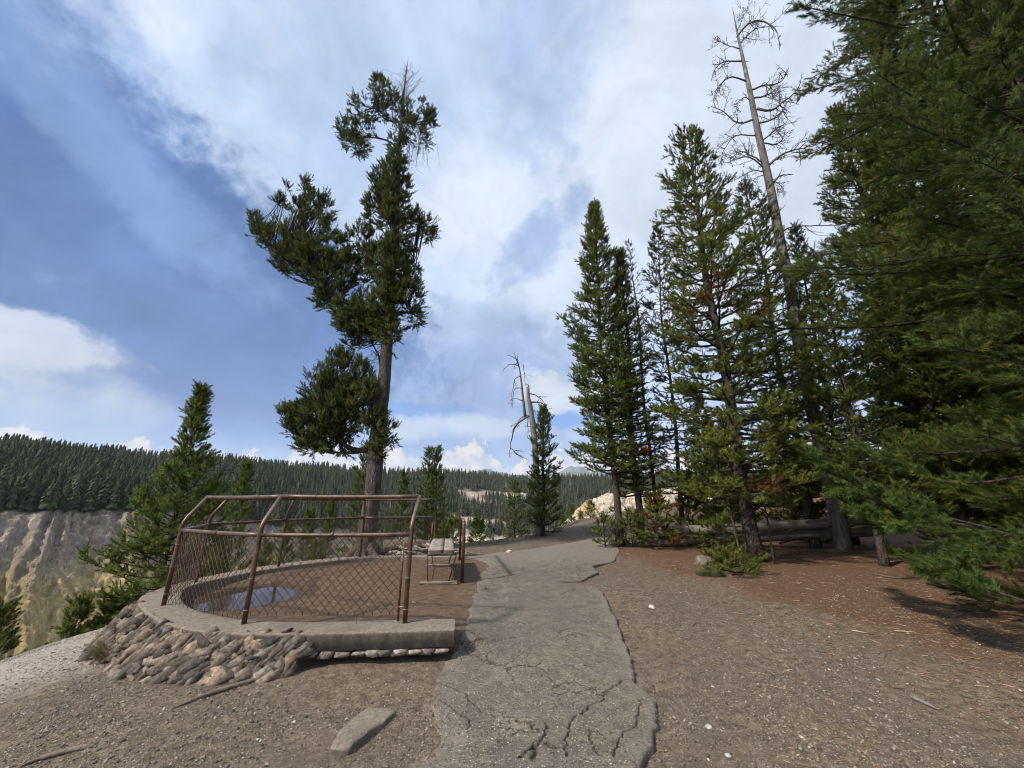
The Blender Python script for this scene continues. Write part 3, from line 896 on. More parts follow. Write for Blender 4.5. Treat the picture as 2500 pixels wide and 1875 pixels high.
def cliff_colour(S, Z, A, rid, rid2, seed=0):
    n = fbm(S * 0.03, Z * 0.03, 4, 71 + seed); n2 = fbm(S * 0.15, Z * 0.12, 4, 72 + seed); n3 = fbm((S + Z * 0.4) * 0.6, Z * 0.06, 4, 75 + seed)
    grey = np.array([0.50, 0.42, 0.345]); tan = np.array([0.50, 0.41, 0.30]); yel = np.array([0.68, 0.53, 0.24])
    wht = np.array([0.70, 0.64, 0.53]); pink = np.array([0.50, 0.36, 0.31]); dark = np.array([0.15, 0.12, 0.10]); org = np.array([0.40, 0.24, 0.11])
    def mixc(c, m, col): return c * (1 - m[..., None]) + col * m[..., None]
    c = np.broadcast_to(grey, S.shape + (3,)).copy()
    c = mixc(c, sstep(n2, 0.4, 0.65), tan)
    low = sstep(-Z + 22 * (n - 0.5) * 2, 18, 40) * (1 - sstep(A, -32, -26))
    c = mixc(c, low * 0.95, yel)
    streak = sstep(fbm((S + Z * 0.55) * 0.07, Z * 0.01, 3, 81 + seed), 0.56, 0.66) * sstep(-Z, 42, 60)
    c = mixc(c, streak * 0.75, wht)
    c = mixc(c, sstep(n, 0.56, 0.68) * sstep(A, -34, -24) * 0.75, pink)
    c = mixc(c, sstep(fbm(S * 0.05, Z * 0.05, 3, 91 + seed), 0.5, 0.62) * sstep(A, -24, -12) * 0.85, wht)
    c = mixc(c, sstep(n3, 0.60, 0.72) * 0.4, org)
    c = mixc(c, sstep(rid, 0.86, 0.98) * 0.35, dark)
    c = c * (0.75 + 0.5 * n3)[..., None]
    return c

def build_far():
    azs, tt, A, Tm, S, R, Z, rid, rid2 = far_profile()
    th = np.radians(A)
    V = np.stack([R * np.sin(th), R * np.cos(th), Z], -1)
    C = cliff_colour(S, Z, A, rid, rid2)
    soil = np.array([0.10, 0.085, 0.06])
    w = sstep(Tm, 1.97, 2.03) * (1 - 0.9 * sstep(fbm(S * 0.03, R * 0.02, 4, 95), 0.60, 0.66) * sstep(A, -28, -15) * (1 - sstep(Tm, 2.45, 2.6)))
    C = C * (1 - w[..., None]) + soil * w[..., None]
    mb = MB(); mb.add(V.reshape(-1, 3), grid_faces(len(tt), len(azs)), C.reshape(-1, 3))
    tag(mb.build('hills', M['cliff'], smooth=False), kind='structure')
    return azs, tt, V, C, w
FAR = build_far()

def build_mountains():
    for nm, a0, a1, tan, peaks in (('mountain', -14, 22, 0.068, [(-3.6, 0.0215, 1.6), (-5.2, 0.012, 1.5), (-1.5, 0.006, 2.0), (8.5, 0.019, 1.5), (10.2, 0.016, 2.0), (6.5, 0.006, 2.2), (14, 0.014, 3)]),):
        azs = np.linspace(a0, a1, 260); rs = np.linspace(5200, 8200, 34)
        A, Rr = np.meshgrid(azs, rs)
        h = tan * np.ones_like(A)
        for p, hh, w in peaks: h = h + 0.55 * hh * np.exp(-np.abs((A - p) / w) ** 1.5)
        h = h + (fbm(A * 0.9, A * 0, 5, 55) - 0.5) * 0.010
        prof = np.exp(-((Rr - 6500) / 900) ** 2)
        Z = h * 6500 * prof * (0.92 + 0.16 * fbm(A * 0.6, Rr * 0.002, 4, 57)) + 1.5 - 60 * (1 - prof)
        th = np.radians(A)
        V = np.stack([Rr * np.sin(th), Rr * np.cos(th), Z], -1).reshape(-1, 3)
        mb = MB(); mb.add(V, grid_faces(len(rs), len(azs)), (0.10, 0.11, 0.10))
        tag(mb.build(nm, M['mountain'], smooth=True), kind='structure')
build_mountains()

def build_outcrop():
    """the pale cliff close behind the rim on the right and lower pale spurs seen between the small pines"""
    def spur(name, u0, u1, vtop, dist, depth, seed, hh):
        n = 170; m = 90
        us = np.linspace(u0, u1, n)
        top = interp(us, vtop)
        t = np.linspace(0, 1, m)
        U, Tt = np.meshgrid(us, t)
        d0 = np.stack(np.vectorize(lambda a, b: pray(a, b))(U, np.repeat(top[None], m, 0)), -1)
        ztop = EYE + d0[..., 2] / d0[..., 1] * dist
        x = d0[..., 0] / d0[..., 1] * dist
        z = ztop - hh * Tt
        s = x
        rid = 1 - np.abs(2 * fbm((s + z * 0.3) * 0.22, z * 0.05, 4, seed) - 1)
        fine = fbm(s * 1.2, z * 1.2, 4, seed + 1, 0.6) - 0.5
        y = dist - depth * Tt ** 0.8 + (0.7 - rid) * depth * 0.35 - fine * depth * 0.16
        z = z + fine * 0.8
        c = cliff_colour(s * 3, z * 0 - 30, z * 0 + 0, rid, rid, seed)
        wht = np.array([0.66, 0.58, 0.47]); c = c * 0.25 + 0.75 * wht * (0.7 + 0.6 * fbm(s * 0.9, z * 0.5, 4, seed + 5))[..., None]
        org = np.array([0.52, 0.33, 0.14]); k = sstep(fbm(s * 0.35, z * 0.3, 3, seed + 9), 0.52, 0.66)[..., None] * 0.7
        c = c * (1 - k) + org * k
        V = np.stack([x, y, z], -1)
        # rounded crest running back from the face so that it has a body
        back = np.stack([x[0], y[0] + depth * 1.5, z[0] - 3], -1)[None]
        back2 = np.stack([x[0], y[0] + depth * 3, z[0] - hh], -1)[None]
        V = np.concatenate([back2, back, V], 0); c = np.concatenate([c[:1], c[:1], c], 0)
        mb = MB(); mb.add(V.reshape(-1, 3), grid_faces(m + 2, n), c.reshape(-1, 3))
        tag(mb.build(name, M['cliff_near'], smooth=False), kind='structure')
    M['cliff_near'] = mat_tinted('pale_cliff_rock', 0.95, 1.6, 0.5, 0.35, 0.15, 0.9)
    spur('cliff', 1385, 1790, [(1385, 1268), (1410, 1240), (1432, 1222), (1462, 1214), (1480, 1203), (1520, 1210), (1560, 1200), (1650, 1190), (1700, 1196), (1790, 1230)], 105, 12, 301, 26)
    spur('cliff', 1085, 1250, [(1085, 1330), (1110, 1316), (1150, 1302), (1175, 1300), (1200, 1318), (1250, 1325)], 120, 12, 331, 20)
build_outcrop()

# far forest: one ragged conifer shape in five variants
def far_tree_template(seed, tiers=8, k=7):
    r = np.random.default_rng(seed); V = []; Fc = []
    n = 0
    for i in range(tiers):
        t = i / tiers
        z = 0.10 + 0.86 * t
        rad = 0.17 * (1 - t) ** 0.8 + 0.012
        off = r.uniform(0, 6.28)
        for j in range(k):
            a = off + 2 * np.pi * j / k + r.uniform(-.25, .25)
            rr = rad * r.uniform(0.6, 1.25); w = 0.5
            z1 = z + 0.16 * (1 - 0.3 * t); zt = z - r.uniform(0.0, 0.045)
            V += [[0, 0, z1], [rr * np.cos(a - w), rr * np.sin(a - w), zt + 0.03], [rr * 1.15 * np.cos(a), rr * 1.15 * np.sin(a), zt - 0.01], [rr * np.cos(a + w), rr * np.sin(a + w), zt + 0.03]]
            Fc += [[n, n + 1, n + 2], [n, n + 2, n + 3]]; n += 4
    return np.array(V), np.array(Fc)

def build_forest():
    r = np.random.default_rng(11)
    azs, tt, V, C, w = FAR
    # candidate spots over the wooded slope (and a few on the cliff and talus)
    i0 = np.searchsorted(tt, 2.0)
    nspot = 21000
    fi = r.uniform(i0 - 0.5, np.searchsorted(tt, 3.0) + 0.6, nspot); fj = r.uniform(0, len(azs) - 1.01, nspot)
    extra = 900
    fi = np.concatenate([fi, r.uniform(i0 - 60, i0, extra)]); fj = np.concatenate([fj, r.uniform(330, len(azs) - 1.01, extra)])
    a = fi.astype(int); bq = fj.astype(int); ta = (fi - a)[:, None]; tb = (fj - bq)[:, None]
    a = np.minimum(a, len(tt) - 2)
    P = V[a, bq] * (1 - ta) * (1 - tb) + V[a + 1, bq] * ta * (1 - tb) + V[a, bq + 1] * (1 - ta) * tb + V[a + 1, bq + 1] * ta * tb
    keep = (w[a, bq] > 0.35) | (np.arange(len(P)) >= nspot) & (fbm(P[:, 0] * 0.05, P[:, 1] * 0.05, 3, 5) > 0.5)
    dist = np.hypot(P[:, 0], P[:, 1])
    P, dist = P[keep], dist[keep]
    H = (5 + 12 * r.uniform(0, 1, len(P)) ** 1.3) * (0.8 + 0.5 * fbm(P[:, 0] * 0.02, P[:, 1] * 0.02, 2, 7))
    base = np.array([0.033, 0.043, 0.019])
    tintv = r.uniform(0.4, 1.7, (len(P), 1)) * (0.75 + 0.6 * fbm(P[:, 0] * 0.03, P[:, 1] * 0.03, 3, 8))[:, None]
    col = base * tintv * (1 + r.uniform(-0.18, 0.28, (len(P), 1)) * np.array([[1, 0.2, -0.2]]))
    deadm = r.uniform(size=len(P)) < 0.05
    col[deadm] = np.array([0.20, 0.18, 0.16]) * r.uniform(0.6, 1.1, (deadm.sum(), 1))
    az = np.degrees(np.arctan2(P[:, 0], P[:, 1]))
    camz = P[:, 1]                                     # how large each one shows
    size = H / camz
    size[(az < -52.5) | (az > 14)] = 0
    size[P[:, 2] < rim_z(az) - 12] = 0
    order = np.argsort(-size)
    near = order[:300]; rest = order[300:]
    temps = [far_tree_template(s) for s in range(6)]
    mb = MB()
    which = r.integers(0, 6, len(P))
    ang = r.uniform(0, 6.28, len(P))
    wid = r.uniform(0.55, 1.0, len(P)); wid[deadm] *= 0.35
    lean = r.normal(0, 0.02, (len(P), 2))
    def axes(idx):
        h = H[idx][:, None]; ww = (wid[idx])[:, None]
        X = np.stack([np.cos(ang[idx]), np.sin(ang[idx]), 0 * idx], -1) * h * ww
        Y = np.stack([-np.sin(ang[idx]), np.cos(ang[idx]), 0 * idx], -1) * h * ww
        Z = np.stack([lean[idx, 0], lean[idx, 1], 1 + 0 * idx], -1) * h
        return X, Y, Z
    for k in range(6):
        idx = rest[which[rest] == k]
        X, Y, Z = axes(idx)
        tv, tf = temps[k]
        p = P[idx].copy(); p[:, 2] -= 0.4
        mb.inst(tv, tf, p, X, Y, Z, col[idx])
    tag(mb.build('distant_forest', M['farneedles']), kind='stuff',
        label='dense dark conifer forest covering the far canyon slopes', cat='forest')
    protos = []
    for k in range(6):
        rr_ = np.random.default_rng(100 + k)
        tv, tf = far_tree_template(200 + k, 12, 8)
        q = MB(); q.inst(tv, tf, np.zeros((1, 3)), np.array([[1.0, 0, 0]]), np.array([[0, 1.0, 0]]), np.array([[0, 0, 1.0]]),
                         base[None] * [0.8, 0.95, 1.1, 1.3, 1.0, 1.5][k] * np.array([[1, 1, 0.9]]))
        q.tube([[0, 0, -0.03], [0, 0, 0.5], [0, 0, 0.98]], [0.012, 0.008, 0.001], 5, False, (0.09, 0.075, 0.065))
        o = q.build('distant_pine', M['farneedles'])
        protos.append(o)
    first = [True] * 6
    for i in near:
        k = int(which[i])
        o = protos[k] if first[k] else protos[k].copy()
        if not first[k]: scene.collection.objects.link(o)
        first[k] = False
        o.location = (P[i, 0], P[i, 1], P[i, 2] - 0.4)
        o.rotation_euler = (lean[i, 0], lean[i, 1], ang[i])
        o.scale = (H[i] * wid[i] if not deadm[i] else H[i], H[i] * max(wid[i], 0.7), H[i])
        tag(o, 'small dark conifer in the forest above the far canyon cliff', 'tree', 'conifers along the far canyon rim')
    for k in range(6):
        if first[k]: bpy.data.objects.remove(protos[k])
build_forest()
# ------------------------------------------------------------------ the lookout: concrete curb on rough stone
def build_platform():
    root = empty('lookout_curb', 'curved grey concrete curb on a rough stone footing around the fenced lookout', 'curb', (-3.0, 4.1, 0.1))
    off = np.array([3.0, -4.1, -0.1])
    N = 420
    o = resample(OUTER, N); i = resample(INNER, N)
    zt, zb = 0.384, 0.245
    rows = []
    s = np.linspace(0, 1, N)
    nz = lambda k: (fbm(s * 60, s * 0 + k, 3, 40 + k) - 0.5)
    def ring(t, z, k):
        p = i * (1 - t) + o * t
        return np.stack([p[:, 0] + nz(k) * 0.008, p[:, 1] + nz(k + 9) * 0.008, np.full(N, z) + nz(k + 3) * 0.006], -1)
    rows = [ring(0.0, zb - 0.12, 1), ring(0.0, zt - 0.02, 1), ring(0.02, zt - 0.004, 2), ring(0.06, zt, 3)]
    rows += [ring(t, zt, 4) for t in np.linspace(0.12, 0.9, 9)]
    rows += [ring(0.95, zt, 5), ring(0.985, zt - 0.005, 6), ring(1.0, zt - 0.022, 7), ring(0.99, zt - 0.03, 7), ring(0.99, zb, 8), ring(0.0, zb - 0.1, 8)]
    V = np.stack(rows, 0)
    nr = len(rows)
    mb = MB(); mb.add(V.reshape(-1, 3) + off, grid_faces(nr, N)[:, ::-1])
    for e in (0, N - 1):                                    # end caps
        idx = np.arange(nr) * N + e
        c = V[:, e].mean(0)
        vv = np.vstack([V[:, e], c])
        f = np.stack([np.arange(nr - 1), np.arange(1, nr), np.full(nr - 1, nr)], -1)
        mb.add(vv + off, f)
    mb.build('concrete_curb', M['concrete'], root)
    # stone footing: angular slabs bedded in mortar, leaning up to the right
    r = np.random.default_rng(3)
    temps = block_hull(16, 5)
    mb = MB()
    cols = np.array([[0.20, 0.165, 0.135], [0.15, 0.125, 0.105], [0.27, 0.215, 0.165], [0.31, 0.24, 0.175], [0.10, 0.088, 0.080], [0.30, 0.255, 0.205], [0.24, 0.18, 0.135], [0.18, 0.155, 0.135], [0.36, 0.265, 0.19], [0.22, 0.185, 0.15], [0.13, 0.11, 0.095]])
    nrm = np.gradient(o, axis=0); nrm = np.stack([nrm[:, 1], -nrm[:, 0]], -1); nrm /= np.linalg.norm(nrm, axis=1)[:, None]
    nrm *= np.sign(((o - i) * nrm).sum(1))[:, None]
    arc = np.concatenate([[0], np.cumsum(np.linalg.norm(np.diff(o, axis=0), axis=1))])
    base_v = []; base_c = []
    s0 = 1.34; s1 = arc[-1] * 0.62
    width = lambda s: interp(s, [(1.34, 0.12), (1.6, 0.17), (2.4, 0.21), (3.2, 0.27), (4.2, 0.34), (5.4, 0.28), (8, 0.2), (12, 0.2)])
    def face(sv, t):
        """point on the sloping masonry face"""
        px = np.interp(sv, arc, o[:, 0]); py = np.interp(sv, arc, o[:, 1])
        nx = np.interp(sv, arc, nrm[:, 0]); ny = np.interp(sv, arc, nrm[:, 1])
        w = width(sv)
        X = px + nx * (w * t - 0.02); Y = py + ny * (w * t - 0.02)
        zb_ = g(X, Y) - 0.02
        top = 0.30
        z = top + (zb_ - top) * t ** 1.5
        return np.stack([X, Y, z], -1), np.stack([nx, ny, 0 * nx], -1)
    for row, t in enumerate(np.linspace(0.02, 0.97, 7)):
        sp = 0.064
        ss = np.arange(s0 + r.uniform(0, .05), s1, sp)
        ss = ss + r.uniform(-0.02, 0.02, len(ss))
        P, Nn = face(ss, np.clip(t + r.uniform(-0.06, 0.06, len(ss)), 0, 1))
        Tn = np.stack([-Nn[:, 1], Nn[:, 0], 0 * ss], -1)
        Tn *= -np.sign(Tn[:, 0:1] + 1e-9) * -1
        up = np.array([0, 0, 1.0])
        dipv = r.normal(math.radians(34), 0.42, len(ss))[:, None]
        A = Tn * np.cos(dipv) + up * np.sin(dipv) * 0.75 - Nn * 0.35 * np.sin(dipv)     # long axis, leaning up to the right
        A /= np.linalg.norm(A, axis=1)[:, None]
        B = Nn * 0.8 + up * 0.6; B = B - A * (A * B).sum(1)[:, None]; B /= np.linalg.norm(B, axis=1)[:, None]
        Cc = np.cross(A, B)
        for q in range(16):
            m = r.integers(0, 16, len(ss)) == q
            if not m.any(): continue
            k = m.sum()
            sc = r.uniform(0.8, 1.35, (k, 1)) * (1.0 + 0.15 * (row > 5))
            tv, tf = temps[q]
            cc = cols[r.integers(0, len(cols), k)] * r.uniform(0.75, 1.2, (k, 1))
            mb.inst(tv, tf, P[m] + off, A[m] * sc * r.uniform(0.05, 0.115, (k, 1)), B[m] * sc * r.uniform(0.022, 0.048, (k, 1)), Cc[m] * sc * r.uniform(0.015, 0.046, (k, 1)), cc * 0.62)
    # blocky stones in a single course under the straight end of the curb
    ss = np.array([0.12, 0.24, 0.36, 0.50, 0.63, 0.72, 0.84, 0.98, 1.12, 1.26])
    for sv in ss:
        P, Nn = face(np.array([max(sv, 0.02)]), np.array([0.0]))
        P[0, 2] = 0.212; P[0, 1] += 0.035
        tv, tf = temps[r.integers(0, 16)]
        cc = cols[[5, 9, 0, 2, 7, 1][r.integers(0, 6)]]
        mb.inst(tv, tf, P + off, np.array([[r.uniform(.055, .075), 0, 0]]), np.array([[0, 0.07, 0]]), np.array([[0.01, 0, r.uniform(.018, .034)]]), cc[None])
    # mortar bed behind the stones
    S = np.linspace(0.0, s1 + 0.1, 300); Tt = np.linspace(0, 1.0, 10)
    G = np.stack([face(S, np.full(len(S), t))[0] for t in Tt], 0)
    nn = np.stack([face(S, np.full(len(S), t))[1] for t in Tt], 0)
    flat = S < s0
    G[:, flat] = G[:, flat] * 1.0
    G[:, flat, :2] -= nn[:, flat, :2] * (0.25 * Tt)[:, None, None]
    G -= nn * 0.012
    G[..., 2] -= 0.012
    mb.add(G.reshape(-1, 3) + off, grid_faces(len(Tt), len(S)), (0.085, 0.07, 0.056))
    mb.build('stone_footing', M['stone'], root)
build_platform()

# ------------------------------------------------------------------ guard railing
def build_railing():
    root = empty('guard_railing', 'rusty brown pipe guard railing with chain link mesh around the curved lookout curb', 'railing', (-2.58, 4.22, 0.38))
    off = np.array([2.58, -4.22, -0.38])
    posts = [((-1.04, 4.25), (0, 0.27)), ((-2.58, 4.22), (-0.01, 0.28)), ((-3.96, 4.92), (0.03, 0.26)), ((-4.64, 6.26), (0.24, -0.02)),
             ((-4.27, 7.71), (0.19, -0.16)), ((-3.26, 8.98), (0.05, -0.22)), ((-1.72, 9.2), (0.0, -0.2))]
    zb, zm, ztp, zbend = 0.37, 1.185, 1.565, 1.27
    tops = []
    R = 0.0235
    for k, ((x, y), (dx, dy)) in enumerate(posts):
        pts = [(x, y, zb), (x, y, 0.8), (x, y, zbend - 0.05), (x + dx * .04, y + dy * .04, zbend), (x + dx * .16, y + dy * .16, zbend + 0.055), (x + dx, y + dy, ztp)]
        tops.append((x + dx, y + dy, ztp))
        mb = MB(); mb.tube(np.array(pts) + off, R, 12)
        p = mb.build('post', M['rust'], root, smooth=True)
        mb = MB()
        for zz in ([0.50, 0.78, 1.02] if k < 3 else [0.55, 0.95]):
            mb = MB(); mb.tube(np.array([(x, y, zz), (x, y, zz + 0.007)]) + off, R + 0.004, 12)
            mb.build('tie_band', M['wire_bright'], p)
        # base collar of rust-stained grout
    def chain(P, nm, r):
        P = np.array(P)
        for a, b in zip(P[:-1], P[1:]):
            mb = MB(); t = np.linspace(0, 1, 8)[:, None]
            q = a * (1 - t) + b * t
            q[:, 2] += -0.006 * np.sin(np.pi * t[:, 0])
            mb.tube(q + off, r, 12)
            mb.build(nm, M['rust'], root, smooth=True)
    chain(tops, 'top_rail', 0.0225)
    # elbows: small balls of the same pipe round off the joints
    chain([(x, y, zm) for (x, y), _ in posts], 'middle_rail', 0.021)
    mb = MB()
    for p in tops[1:-1]:
        mb.tube(np.array([(p[0], p[1], p[2] - 0.022), (p[0], p[1], p[2] + 0.022)]) + off, [0.016, 0.016], 10)
    for (a, b, t) in [(0, 1, 0.52), (1, 2, 0.5), (4, 5, .5), (5, 6, .6)]:
        pa = np.array([*posts[a][0], zm]); pb = np.array([*posts[b][0], zm]); d = (pb - pa) / np.linalg.norm(pb - pa)
        c = pa + (pb - pa) * t
        mb.tube(np.array([c - d * 0.012, c + d * 0.012]) + off, 0.026, 12)
    mb.build('rail_clamp', M['rust'], root)
    # two thin tension posts at the ends of the mesh
    for (x, y), (xx, yy) in (((-1.11, 4.255), (-1.04, 4.25)), ((-1.79, 9.2), (-1.72, 9.2))):
        mb = MB(); mb.tube(np.array([(x, y, 0.40), (x, y, 1.10)]) + off, 0.011, 8)
        for zz in (0.52, 1.05):
            mb.tube(np.array([(x - 0.014, y, zz), (xx + 0.02, yy, zz)]) + off, 0.012, 8)
        mb.build('tension_bar', M['rust'], root, smooth=True)
    # chain link: woven zigzag wires hung from the middle rail
    W = 0.0030
    for k in range(len(posts) - 1):
        a = np.array(posts[k][0]); b = np.array(posts[k + 1][0])
        L = np.linalg.norm(b - a); d = (b - a) / L; nrm = np.array([-d[1], d[0]])
        cell = 0.084
        x0 = 0.07 if k == 0 else 0.0; x1 = L - (0.07 if k == len(posts) - 2 else 0.0)
        hb = 0.47; top = zm - 0.01
        if k in (1, 2): hb = 0.43
        n = int((x1 - x0) / (cell / 2))
        P0 = []; P1 = []
        hh = cell * 0.52
        rows = int((top - hb) / hh)
        for q in range(n + 1):
            for j in range(rows):
                # wire q zigzags between its own column and the next
                s_a = q + (j % 2); s_b = q + ((j + 1) % 2)
                xa = x0 + s_a * cell / 2; xb = x0 + s_b * cell / 2
                if max(xa, xb) > x1 + 0.01: continue
                za = top - j * hh; zc = top - (j + 1) * hh
                if q % 2: xa, xb = xb - 0, xa + 0
                def pt(xx, z, w):
                    belly = 0.02 * math.sin(xx * 2.1 + k) * math.sin((top - z) * 4) 
                    sag = 0.0
                    c = a + d * xx + nrm * (belly + w)
                    return (c[0], c[1], z)
                P0.append(pt(xa, za, 0.002)); P1.append(pt(xb, zc, -0.002))
        mb = MB(); mb.sticks(np.array(P0) + off, np.array(P1) + off, W, W, 4)
        # barbed knuckle ends along the bottom
        ends = [p for p in P1 if p[2] < top - (rows - 0.5) * hh]
        e0 = np.array(ends); e1 = e0 + np.array([0.004, 0, -0.022])
        mb.sticks(e0 + off, e1 + off, W * 1.3, W, 4)
        # top tie wire
        tie = np.array([[*(a + d * x0), top], [*(a + d * x1), top]])
        mb.sticks(tie[:1] + off, tie[1:] + off, W, W, 4)
        mb.build('chain_link_mesh', M['wire'], root)
    # loose curled wire ends
    mb = MB()
    for (x, y, s) in ((-2.0, 4.23, 1), (-1.45, 4.24, -1), (-3.4, 4.62, 1)):
        t = np.linspace(0, 1, 10)
        q = np.stack([x + s * 0.05 * np.sin(t * 2.5), y - 0.05 * t, 0.52 - 0.13 * t], -1)
        mb.tube(q + off, 0.0018, 4)
    mb.build('loose_wire', M['wire'], root)
M['wire_bright'] = mat_tinted('tie_wire', 0.45, 50, 0.2, 0.001, 0.5)
m_ = M['wire_bright'].node_tree.nodes['Principled BSDF']
def _grey():
    T = NT(M['wire_bright'].node_tree)
    for l in list(m_.inputs['Base Color'].links): T.l.remove(l)
    m_.inputs['Base Color'].default_value = (0.20, 0.155, 0.13, 1)
_grey()
build_railing()

# ---- hoop rail beside the bench
def build_hoop():
    p0 = np.array([-0.775, 6.62]); p1 = np.array([-1.13, 9.05])
    root = empty('hoop_rail', 'short rusty brown pipe hoop rail standing beside the wooden bench', 'railing', (p0[0], p0[1], gz(*p0)))
    off = -np.array(root.location)
    z0 = gz(*p0) - 0.02; z1 = gz(*p1) - 0.02; zt = 1.19
    for (p, z) in ((p0, z0), (p1, z1)):
        mb = MB(); mb.tube(np.array([(p[0], p[1], z), (p[0], p[1], zt - 0.03), (p[0] + (p1 - p0)[0] * .006, p[1] + (0.02 if p is p0 else -0.02), zt)]) + off, 0.027, 12)
        mb.build('post', M['rust'], root, smooth=True)
    mb = MB(); mb.tube(np.array([(p0[0], p0[1] - 0.005, zt + 0.012), (p1[0], p1[1] + 0.005, zt + 0.008)]) + off, 0.028, 12)
    mb.build('top_rail', M['rust'], root, smooth=True)
build_hoop()

def box(mb, cx, cy, cz, sx, sy, sz, rz=0, col=(1, 1, 1), bev=0.0, jitter=0.0, seed=0):
    import bmesh
    bm = bmesh.new(); bmesh.ops.create_cube(bm, size=1)
    for v in bm.verts: v.co = Vector((v.co.x * sx, v.co.y * sy, v.co.z * sz))
    if jitter:
        bmesh.ops.subdivide_edges(bm, edges=bm.edges, cuts=3, use_grid_fill=True)
        rr = random.Random(seed)
        for v in bm.verts: v.co += Vector((rr.uniform(-1, 1), rr.uniform(-1, 1), rr.uniform(-1, 1))) * jitter
    if bev: bmesh.ops.bevel(bm, geom=[e for e in bm.edges if len(e.link_faces) == 2 and e.calc_face_angle(0) > 0.6], offset=bev, segments=2, affect='EDGES')
    bmesh.ops.triangulate(bm, faces=bm.faces)
    bm.verts.index_update()
    V = np.array([v.co[:] for v in bm.verts]); Fc = np.array([[v.index for v in f.verts] for f in bm.faces]); bm.free()
    c, s = math.cos(rz), math.sin(rz)
    V = np.stack([V[:, 0] * c - V[:, 1] * s + cx, V[:, 0] * s + V[:, 1] * c + cy, V[:, 2] + cz], -1)
    mb.add(V, Fc, col)

def build_bench():
    n = np.array([-1.10, 6.40]); f = np.array([-1.40, 8.30])
    z0 = gz(*n)
    root = empty('bench', 'weathered grey plank bench on thin rusty metal legs inside the lookout', 'bench', (n[0], n[1], z0))
    d = (f - n); L = np.linalg.norm(d); d /= L; rz = math.atan2(d[1], d[0]) - math.pi / 2
    w = np.array([d[1], -d[0]])                  # to the right
    zt = 0.50
    for (o, wd, nm) in ((-0.07, 0.235, 'seat_plank'), (0.135, 0.16, 'seat_plank')):
        c = d * L / 2 + w * o
        mb = MB(); box(mb, c[0], c[1], zt - 0.045, wd, L, 0.085, rz, bev=0.008, jitter=0.003, seed=int(o * 100) + 20)
        mb.build(nm, M['plank'], root)
    for k, t in enumerate((0.10, L - 0.10)):
        mb = MB(); c = d * t
        tl = c - w * 0.20; tr = c + w * 0.25; bl = c - w * 0.165; br = c + w * 0.15
        q = np.array([[*tl, zt - 0.095], [*bl, 0.04], [*br, 0.04], [*tr, zt - 0.095], [*tl, zt - 0.095]])
        for a, b in zip(q[:-1], q[1:]): mb.tube(np.array([a, b]), 0.010, 6)
        # second bar of the frame, a hand behind the first
        for a in (tl, tr): mb.tube(np.array([[*a, zt - 0.095], [*(a + d * 0.12), zt - 0.1]]), 0.008, 6)
        mb.build('leg_frame', M['rust'], root)
        mb = MB(); c2 = c - d * 0.02
        box(mb, c2[0], c2[1], 0.018, 0.56, 0.10, 0.045, rz - 0.03, bev=0.006, jitter=0.004, seed=k)
        mb.build('concrete_pad', M['concrete'], root)
    for o in (-0.165, 0.15):
        mb = MB(); a = d * 0.1 + w * o; b = d * (L - 0.1) + w * o
        mb.tube(np.array([[*a, 0.06], [*((a + b) / 2), 0.05], [*b, 0.06]]), 0.006, 5)
        mb.build('brace', M['rust'], root)
build_bench()

# ------------------------------------------------------------------ needles, shoots and pines
def shoot_template(n, w, seed, bend=0.12, l0=38, l1=78):
    r = np.random.default_rng(seed)
    a = np.sort(r.uniform(0.0, 0.92, n)); ph = r.uniform(0, 6.283, n)
    lean = np.radians(r.uniform(l0, l1, n)) * (1 - 0.45 * a ** 2); ln = r.uniform(0.30, 0.46, n) * (1 - 0.15 * a)
    ca, sa = np.cos(ph), np.sin(ph)
    b = np.stack([a, bend * a * a, 0 * a], -1)
    dirn = np.stack([np.cos(lean), np.sin(lean) * ca, np.sin(lean) * sa], -1)
    tip = b + dirn * ln[:, None]
    side = np.stack([0 * a, -sa, ca], -1) * w / 2
    V = np.stack([b - side, b + side, tip], 1).reshape(-1, 3)
    return V, np.arange(3 * n).reshape(-1, 3)
LOD = {'near': [shoot_template(60, 0.040, s) for s in range(4)],
       'mid': [shoot_template(46, 0.072, s + 10) for s in range(4)],
       'low': [shoot_template(18, 0.13, s + 20) for s in range(4)]}

def unit(a): return a / (np.linalg.norm(a, axis=-1, keepdims=True) + 1e-12)

